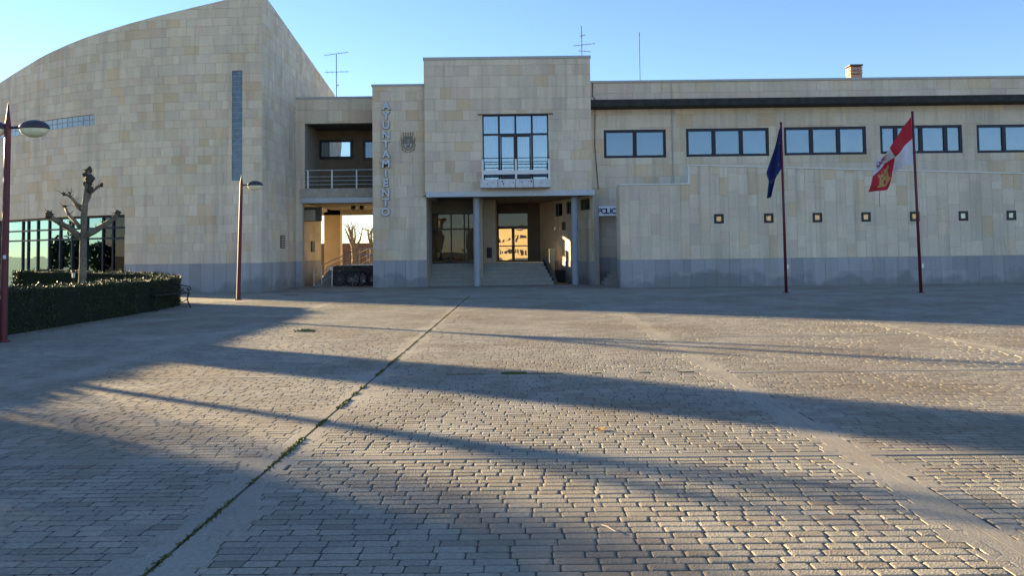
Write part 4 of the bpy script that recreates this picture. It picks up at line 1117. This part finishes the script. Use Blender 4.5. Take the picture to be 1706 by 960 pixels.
l1 = street_lamp(5, 570, 14, 170, 31.5, 82.5, 213, 213, 'near street lamp with two oval heads at the left edge', left=True)
q = MB(); g = G(5, 570); zz = Z_(10, 428, g.y); q.box(g.x+.02, g.x+.07, g.y-.075, g.y-.06, zz-.04, zz+.03); q.build('sticker', M_white, l1)
l2 = street_lamp(397, 500, 402.5, 290, 411, 438.5, 309, 308.5, 'far street lamp with one oval head in front of the curved hall')

# ================================================================== HEDGE, LAWN, TREES
def hedge_path():
    f = [(-10.9, -4, .95), (-10.9, 4, .95), (-10.85, 12, .95), (-10.75, 18, .95), (-10.7, 21, .93), (-10.72, 24, .92), (-10.95, 26.2, .92), (-11.5, 27.6, .95), (-12.6, 28.3, 1.0), (-14.5, 28.4, 1.08), (-16.5, 28.2, 1.13), (HX(37, 28), 28.0, 1.15)]
    return [Vector(p) for p in f]
hpth = hedge_path(); hedge = thing('hedge', (-11, 20, 0), 'clipped dark green hedge curving round the lawn in front of the curved hall', 'hedge')
HW = .45
def resample(pts, step):
    out = []
    for a, b in zip(pts, pts[1:]):
        n = max(1, int((b-a).length/step))
        for i in range(n): out.append(a.lerp(b, i/n))
    return out+[pts[-1]]
hr = resample(hpth, .5); b = MB(); rings = []
for i, p in enumerate(hr):
    t = (hr[min(i+1, len(hr)-1)]-hr[max(i-1, 0)]); t.z = 0; t.normalize(); n = Vector((t.y, -t.x, 0)); h = p.z
    q = Vector((p.x, p.y, 0)); w = HW-.06
    rings.append([q+n*w, q+n*w+Vector((0, 0, h-.08)), q+n*(w-.08)+Vector((0, 0, h-.04)), q-n*(w-.08)+Vector((0, 0, h-.04)), q-n*w+Vector((0, 0, h-.08)), q-n*w])
vs = [v for r in rings for v in r]; fs = []
for i in range(len(rings)-1):
    for j in range(5): fs.append((i*6+j, i*6+j+1, (i+1)*6+j+1, (i+1)*6+j))
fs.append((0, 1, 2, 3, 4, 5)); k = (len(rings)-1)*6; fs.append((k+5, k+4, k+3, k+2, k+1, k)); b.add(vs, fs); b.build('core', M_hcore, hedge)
rl_ = random.Random(21); lf = MB()
def leafq(b, c, s, r, greens):
    a = Vector((r.gauss(0, 1), r.gauss(0, 1), r.gauss(0, 1))).normalized(); e = a.cross(Vector((r.gauss(0, 1), r.gauss(0, 1), r.gauss(0, 1)))).normalized()
    g = r.choice(greens); k = r.uniform(.7, 1.3)
    b.add([c-a*s, c-e*s*.45, c+a*s, c+e*s*.45], [(0, 1, 2, 3)], tuple(v*k for v in g))
greens = [(.04, .062, .016), (.028, .046, .015), (.07, .085, .025), (.022, .034, .013), (.05, .045, .02)]
for i in range(len(hr)-1):
    a, c = hr[i], hr[i+1]; t = (c-a); t.z = 0; L = t.length; t.normalize(); n = Vector((t.y, -t.x, 0)); h = (a.z+c.z)/2
    off = a.y < 14
    cnt = int(L*(300 if off else 3200))
    for _ in range(cnt):
        k = rl_.random(); q = a.lerp(c, k); q.z = 0; r = rl_.random(); bump = .10*noise.noise(q*1.1)+.05*noise.noise(q*3.7+Vector((0, 0, r*2)))+(abs(rl_.gauss(0, .05)) if rl_.random() < .06 else 0)
        if r < .42: p = q+n*(HW-.05+rl_.gauss(0, .02)+bump)+Vector((0, 0, rl_.uniform(.02, h)))
        elif r < .62: p = q-n*(HW-.05+rl_.gauss(0, .02)+bump)+Vector((0, 0, rl_.uniform(.02, h)))
        else: p = q+n*rl_.uniform(-HW, HW)+Vector((0, 0, h+bump+rl_.gauss(-.03, .022)))
        leafq(lf, p, rl_.uniform(.013, .027)*(3 if off else 1), rl_, greens)
for _ in range(1500):  # closing end of the rear arm
    p = hr[-1]; leafq(lf, Vector((p.x+rl_.gauss(-.05, .03), p.y+rl_.uniform(-HW, HW), rl_.uniform(0, p.z))), .035, rl_, greens)
o = lf.build('foliage', M_leaf, hedge); o['kind'] = 'stuff'
b = MB()
b.add([(-11.3, -4, .03), (-11.3, 26, .03), (-12, 27.8, .03), (-18, 28.3, .03), (-30, 29, .03), (-30, -4, .03)], [(5, 4, 3, 2, 1, 0)])
o = b.build('lawn', M_grass); o['kind'] = 'structure'; o['label'] = 'sunlit lawn inside the hedge'
b = MB(); gr_ = [(.10, .17, .03), (.08, .14, .03), (.14, .19, .05)]
for _ in range(26000):
    x = rl_.uniform(-22, -11.3); y = rl_.uniform(15, 28)
    s = rl_.uniform(.03, .07); a = rl_.uniform(0, 6.28); dx, dy = math.cos(a)*.012, math.sin(a)*.012
    b.add([(x-dx, y-dy, .03), (x+dx, y+dy, .03), (x+rl_.uniform(-.02, .02), y+rl_.uniform(-.02, .02), .03+s)], [(0, 1, 2)], rl_.choice(gr_))
tag(b.build('lawn_grass', M_leaf), 'short grass blades on the lawn inside the hedge', 'grass', kind='stuff')

def pollard(base, limbs, top, r0_, label, name='pollard_tree', group=None, cat='tree'):
    t = thing(name, base, label, cat, group); B = Vector(base)
    n = 9; pts = []; rs = []
    for i in range(n+1):
        k = i/n; pts.append(B.lerp(top, k)+Vector((.03*math.sin(k*7), .02*math.cos(k*5), 0))); rs.append(r0_*(1.25 if i == 0 else 1)*(1-.42*k))
    b = MB(); b.tube(pts, rs, 14, jit=.13); b.build('trunk', M_bark, t, smooth=True)
    def knob(c, r, s):
        b = MB(); b.blob(c, r, 3, .7, (1, 1, 1.15), seed=s)
        for j in range(9):
            d = Vector((random.gauss(0, 1), random.gauss(0, 1), abs(random.gauss(.4, .8)))).normalized(); b.tube([c+d*r*.7, c+d*r*random.uniform(1.2, 1.8)], [r*.25, r*.06], 5)
        return b
    b = MB()
    for q, (ox, oz, rr2) in enumerate(((.04, .02, .62), (-.05, -.10, .85), (.04, -.24, 1.0), (-.02, -.40, .95), (.05, -.55, .8))):
        b.blob(top+Vector((ox, .02*(q % 2), oz)), r0_*rr2, 3, .9, (1, 1, 1.2), seed=q+3)
    for j in range(7):
        d = Vector((random.gauss(0, 1), random.gauss(0, 1), .9)).normalized(); q0 = top+Vector((0, 0, -.08*j)); b.tube([q0, q0+d*r0_*.9, q0+d*r0_*1.6], [.03, .02, .006], 5)
    b.build('top_knob', M_knob, t, smooth=True)
    for s, (pl, ra, rb, kr) in enumerate(limbs):
        b = MB(); m_ = len(pl); rs = [ra+(rb-ra)*i/(m_-1) for i in range(m_)]
        b.tube(pl, rs, 9, jit=.22)
        for j in range(9):
            q0 = Vector(pl[random.randrange(1, m_)]); d = Vector((random.gauss(0, .7), random.gauss(0, .5), abs(random.gauss(.5, .6)))).normalized(); ln = random.uniform(.08, .26)
            b.tube([q0, q0+d*ln*.5, q0+d*ln+Vector((0, 0, .03))], [ra*.22, ra*.14, .004], 4)
        L = b.build('limb', M_bark, t, smooth=True)
        kb = knob(Vector(pl[-1]), kr, s+5); kb.build('knob', M_knob, L, smooth=True)
        for j in range(2):
            q = Vector(pl[m_//2+j-1]); kb = knob(q, kr*.75, s+9+j); kb.build('knob', M_knob, L, smooth=True)
    return t
TY = 24.0; tb_ = P(133, 519, TY); tb_.z = 0; tb_.x = HX(133, TY)
def L3(pp, dy0, dy1): return [P(px, py, TY+dy0+(dy1-dy0)*i/(len(pp)-1)) for i, (px, py) in enumerate(pp)]
limbs = [(L3([(133, 396), (118, 382), (100, 372), (90, 366), (81, 358)], 0, -.4), .10, .065, .10),
         (L3([(140, 394), (158, 384), (175, 374), (188, 365), (196, 355)], 0, .3), .095, .05, .07),
         (L3([(134, 380), (124, 368), (114, 358), (108, 345)], 0, .5), .06, .035, .05),
         (L3([(134, 345), (126, 338), (117, 328), (106, 323)], 0, -.3), .06, .03, .045),
         (L3([(138, 345), (148, 330), (150, 322), (160, 313), (169, 308)], 0, .2), .065, .03, .05),
         (L3([(135, 350), (128, 344), (120, 335), (115, 322)], 0, .5), .04, .025, .04)]
tree1 = pollard(tb_, limbs, P(147, 284, TY), .112, 'bare pollarded plane tree with knobbly stubs rising behind the hedge')
t1c = copy_tree(tree1); t1c.location = (-14.0, 16.14, 0); t1c.rotation_euler = (0, 0, -.59); t1c['label'] = 'bare pollarded tree further left on the lawn, out of the picture'
# trees seen through the passage
def mini(px, Y, s, label, seed):
    rnd = random.Random(seed); x = HX(px, Y); B = Vector((x, Y, .0)); t = thing('bare_tree', B, label, 'tree', 'bare pollarded trees beyond the passage')
    b = MB(); b.tube([B, B+Vector((.05, 0, 1.3)), B+Vector((0, 0, 2.3*s))], [.2, .16, .18], 10, jit=.1); b.build('trunk', M_bark, t)
    for k in range(7):
        a = k*.9+rnd.random(); e = rnd.uniform(.5, 1.3); p = B+Vector((0, 0, (2.2+.1*(k % 3))*s)); pts = [p]; d = Vector((math.cos(a)*math.cos(e), math.sin(a)*.4, math.sin(e)))
        for j in range(4): d = (d+Vector((rnd.uniform(-.3, .3), 0, .25))).normalized(); p = p+d*.42*s; pts.append(p)
        b = MB(); b.tube(pts, [.1, .08, .06, .05, .03], 7, jit=.2)
        for j in range(6):
            d2 = Vector((rnd.uniform(-1, 1), rnd.uniform(-.5, .5), rnd.uniform(.2, 1))).normalized(); q = pts[2+j % 3]; b.tube([q, q+d2*.5*s, q+d2*.9*s+Vector((0, 0, .2))], [.018, .012, .004], 4)
        b.build('limb', M_bark, t)
mini(589, 55, .85, 'bare stubby tree in the middle of the passage opening', 2)
mini(621, 56, .8, 'bare stubby tree at the right of the passage opening', 5)
mini(668, 60, 1.8, 'taller bare tree whose twigs reach over the passage opening', 9)
fwll = thing('garden_wall', (-12, 62, 0), 'low reddish boundary wall with fence beyond the passage', 'wall')
bx('wall', mat('rust_wall', (.15, .10, .08), .9, nscale=2, namt=.2), fwll, -26, 4, 62, 62.3, 0, Z_(600, 405, 62))
fence = thing('metal_fence', (-9, 52, 0), 'upright bar fence beyond the top of the ramp', 'fence')
fz = Z_(600, 414, 52)
for k in range(26):
    x = -13.5+k*.22; q = MB(); q.box(x, x+.035, 52, 52.03, 0, fz); q.build('fence_bar', M_tile, fence)
q = MB(); q.box(-13.6, -7.7, 51.98, 51.999, fz-.06, fz); q.box(-13.6, -7.7, 51.98, 51.999, .5, .56); q.build('fence_rail', M_tile, fence)

# litter along the hedge foot
b = MB(); r_ = random.Random(77)
for _ in range(260):
    y = r_.uniform(15, 26); x = -10.25+abs(r_.gauss(0, .22))+ (.1 if y > 25 else 0); s = r_.uniform(.015, .04); a = r_.uniform(0, 6.28)
    dx, dy = math.cos(a)*s, math.sin(a)*s; c = r_.choice([(.22, .14, .06), (.30, .22, .10), (.12, .08, .04)])
    b.add([(x-dx, y-dy, .006), (x+dy*.6, y-dx*.6, .012), (x+dx, y+dy, .02), (x-dy*.6, y+dx*.6, .01)], [(0, 1, 2, 3)], c)
tag(b.build('leaf_litter', M_moss), 'dry brown leaf litter along the foot of the hedge', 'leaf litter', kind='stuff')
# garden light
gl = thing('garden_light', (HX(123, 25.5), 25.5, 0), 'small dark garden light standing behind the hedge by the tree', 'garden light')
x = HX(123, 25.5); b = MB(); b.tube([(x, 25.5, 0), (x, 25.5, .95)], .03, 8); b.build('post', M_black, gl)
b = MB(); b.tube([(x, 25.5, .95), (x, 25.5, 1.1)], [.04, .05], 10); b.build('lamp_body', M_steel, gl); b = MB(); b.tube([(x, 25.5, 1.1), (x, 25.5, 1.15)], [.09, .03], 10); b.build('cap', M_black, gl)

# off-frame planting that shades the square
def crown_tree(base, h0, h1, rad, dens, label, name, seed, shape='col', leaf=.09, cat='tree'):
    t = thing(name, base, label, cat); r = random.Random(seed); B = Vector(base)
    b = MB(); b.tube([B, B+Vector((0, 0, h1*.8))], [.14, .04], 8); b.build('trunk', M_bark, t)
    b = MB(); n = int(dens)
    for _ in range(n):
        k = r.random(); z = h0+(h1-h0)*k
        w = rad*(min(1, (1-k)*3.2)**.6)*min(1, .6+k*4) if shape == 'col' else rad*math.sqrt(max(0, 1-(2*k-1)**2))
        a = r.uniform(0, 6.283); q = w*(r.random()**.45)*(1+.25*noise.noise(Vector((a*2, z*1.2, seed))))
        leafq(b, B+Vector((math.cos(a)*q, math.sin(a)*q, z)), leaf*r.uniform(.7, 1.3), r, greens)
    o = b.build('crown', M_leaf, t); o['kind'] = 'stuff'
    return t
crown_tree((-14.0, 19.5, 0), .3, 5.4, .9, 11000, 'slim dark cypress on the lawn beyond the left edge', 'cypress', 3)
crown_tree((-14.2, 12.9, 0), .1, 2.75, 1.45, 9000, 'broad rounded laurel shrub on the lawn beyond the left edge', 'laurel_shrub', 4, 'round', cat='shrub')

crown_tree((-19.0, 17.5, 0), .7, 3.5, 1.15, 4200, 'thin half bare tree on the lawn beyond the left edge', 'half_bare_tree', 14, 'round', leaf=.05)
# ================================================================== BENCH
def bench():
    A = G(246, 521); Bp = G(314, 512.5); A.z = Bp.z = 0
    d = (Bp-A).normalized(); L = 1.75; n = Vector((d.y, -d.x, 0))   # n: sitting direction (towards the square)
    A = Bp-d*L
    t = thing('park_bench', Bp, 'dark cast iron bench with scrolled arms against the hedge end', 'bench')
    W3 = lambda a, f, z: A+d*a+n*f+Vector((0, 0, z))
    for k in range(5):
        f = -.02-.085*k; b = MB(); b.tube([W3(.03, f, .44), W3(L-.03, f, .44)], .018, 6); b.build('seat_slat', M_black, t)
    for k in range(5):
        z = .52+.085*k; b = MB(); b.tube([W3(.03, -.42-.03*k, z), W3(L-.03, -.42-.03*k, z)], .018, 6); b.build('back_slat', M_black, t)
    for s in (0.02, L-.02):
        b = MB()
        b.tube([W3(s, .08, 0), W3(s, .02, .12), W3(s, -.03, .25), W3(s, .0, .38), W3(s, .04, .44)], .02, 6)
        b.tube([W3(s, -.50, 0), W3(s, -.42, .15), W3(s, -.38, .3), W3(s, -.42, .45), W3(s, -.55, .9)], .02, 6)
        b.tube([W3(s, .04, .43), W3(s, -.42, .43)], .018, 6)
        b.tube([W3(s, -.03, .25), W3(s, -.2, .16), W3(s, -.38, .25)], .014, 6)
        b.build('bench_leg', M_black, t)
        b = MB()
        b.tube([W3(s, -.46, .68), W3(s, -.3, .70), W3(s, -.1, .66), W3(s, .04, .64), W3(s, .09, .58), W3(s, .04, .53), W3(s, -.02, .56), W3(s, .0, .6)], .018, 6)
        b.tube([W3(s, .03, .44)]+[W3(s, -.1+.08*math.cos(a), .54+.07*math.sin(a)) for a in [0, .8, 1.6, 2.4, 3.2, 4, 4.8, 5.6]], .013, 5)
        b.tube([W3(s, -.26+.07*math.cos(a), .54+.06*math.sin(a)) for a in [0, .8, 1.6, 2.4, 3.2, 4, 4.8, 5.6, 6.2]], .012, 5)
        b.build('armrest', M_black, t)
bench()

# ================================================================== OPPOSITE SIDE (mirrored in the panes)
def opposite(x0, x1, y, h, m, label, nwin, rows_):
    t = thing('facing_building', ((x0+x1)/2, y, 0), label, 'building')
    bx('wall', m, t, x0, x1, y-9, y, 0, h); bx('roof', M_tile, t, x0-.4, x1+.4, y-9.4, y+.4, h, h+.35)
    me = None
    if m is M_ochre: nwin, rows_ = 27, (1.1, 3.7)
    ww_ = .55 if nwin < 20 else .26; hh_ = 1.2 if nwin < 20 else .8
    for rz in rows_:
        for i in range(nwin):
            x = x0+(x1-x0)*(i+.5)/nwin
            if me is None: o = bx('window', M_frame, t, x-ww_, x+ww_, y+.01, y+.05, rz, rz+hh_); me = o; ox, oz = x, rz
            else: o = me.copy(); COL.objects.link(o); o.parent = t; o.location = me.location+Vector((x-ox, 0, rz-oz))
    return t
opposite(-9, 17, -80, 6.2, M_ochre, 'ochre two storey building across the square behind the viewer', 16, (.9, 3.6))
opposite(-48, -14, -75, 7.5, M_pale, 'pale building across the square behind the viewer', 14, (.9, 3.8))
opposite(19, 75, -78, 7.5, M_pale, 'long pale building at the right behind the viewer', 14, (.9, 3.8))
for k, (x, y, h, r) in enumerate(((-46, 33.5, 7.5, 1.5), (-56, 30, 3.2, 2.2), (-58, 25, 3.6, 2.4), (-60, 20, 3.0, 2.4), (-57, 35.5, 3.4, 1.8))):
    crown_tree((x, y, 0), .2, h, r, 2600, ['tall cypress', 'round bush', 'broad bush', 'low bush', 'small round tree'][k]+' far left beyond the lawn', 'evergreen_tree', 60+k, 'col' if k == 0 else 'round', leaf=.22)
for k, (x, y, h, r) in enumerate(((-22, -30, 7, 2.2), (-33, -20, 8.5, 1.6), (-28, -42, 6, 2.5), (-44, -30, 9, 2.0), (12, -55, 6, 2.4), (24, -50, 7, 2.6))):
    crown_tree((x, y, 0), 1.2, h, r, 2600, ['round evergreen', 'tall conifer', 'broad dark tree', 'tall dark conifer', 'round tree before the ochre building', 'large round tree at the right'][k]+' behind the viewer', 'evergreen_tree', 30+k, 'col' if k in (1, 3) else 'round', leaf=.28)
print('cobbles', len(cobs), 'objects', len(bpy.data.objects))
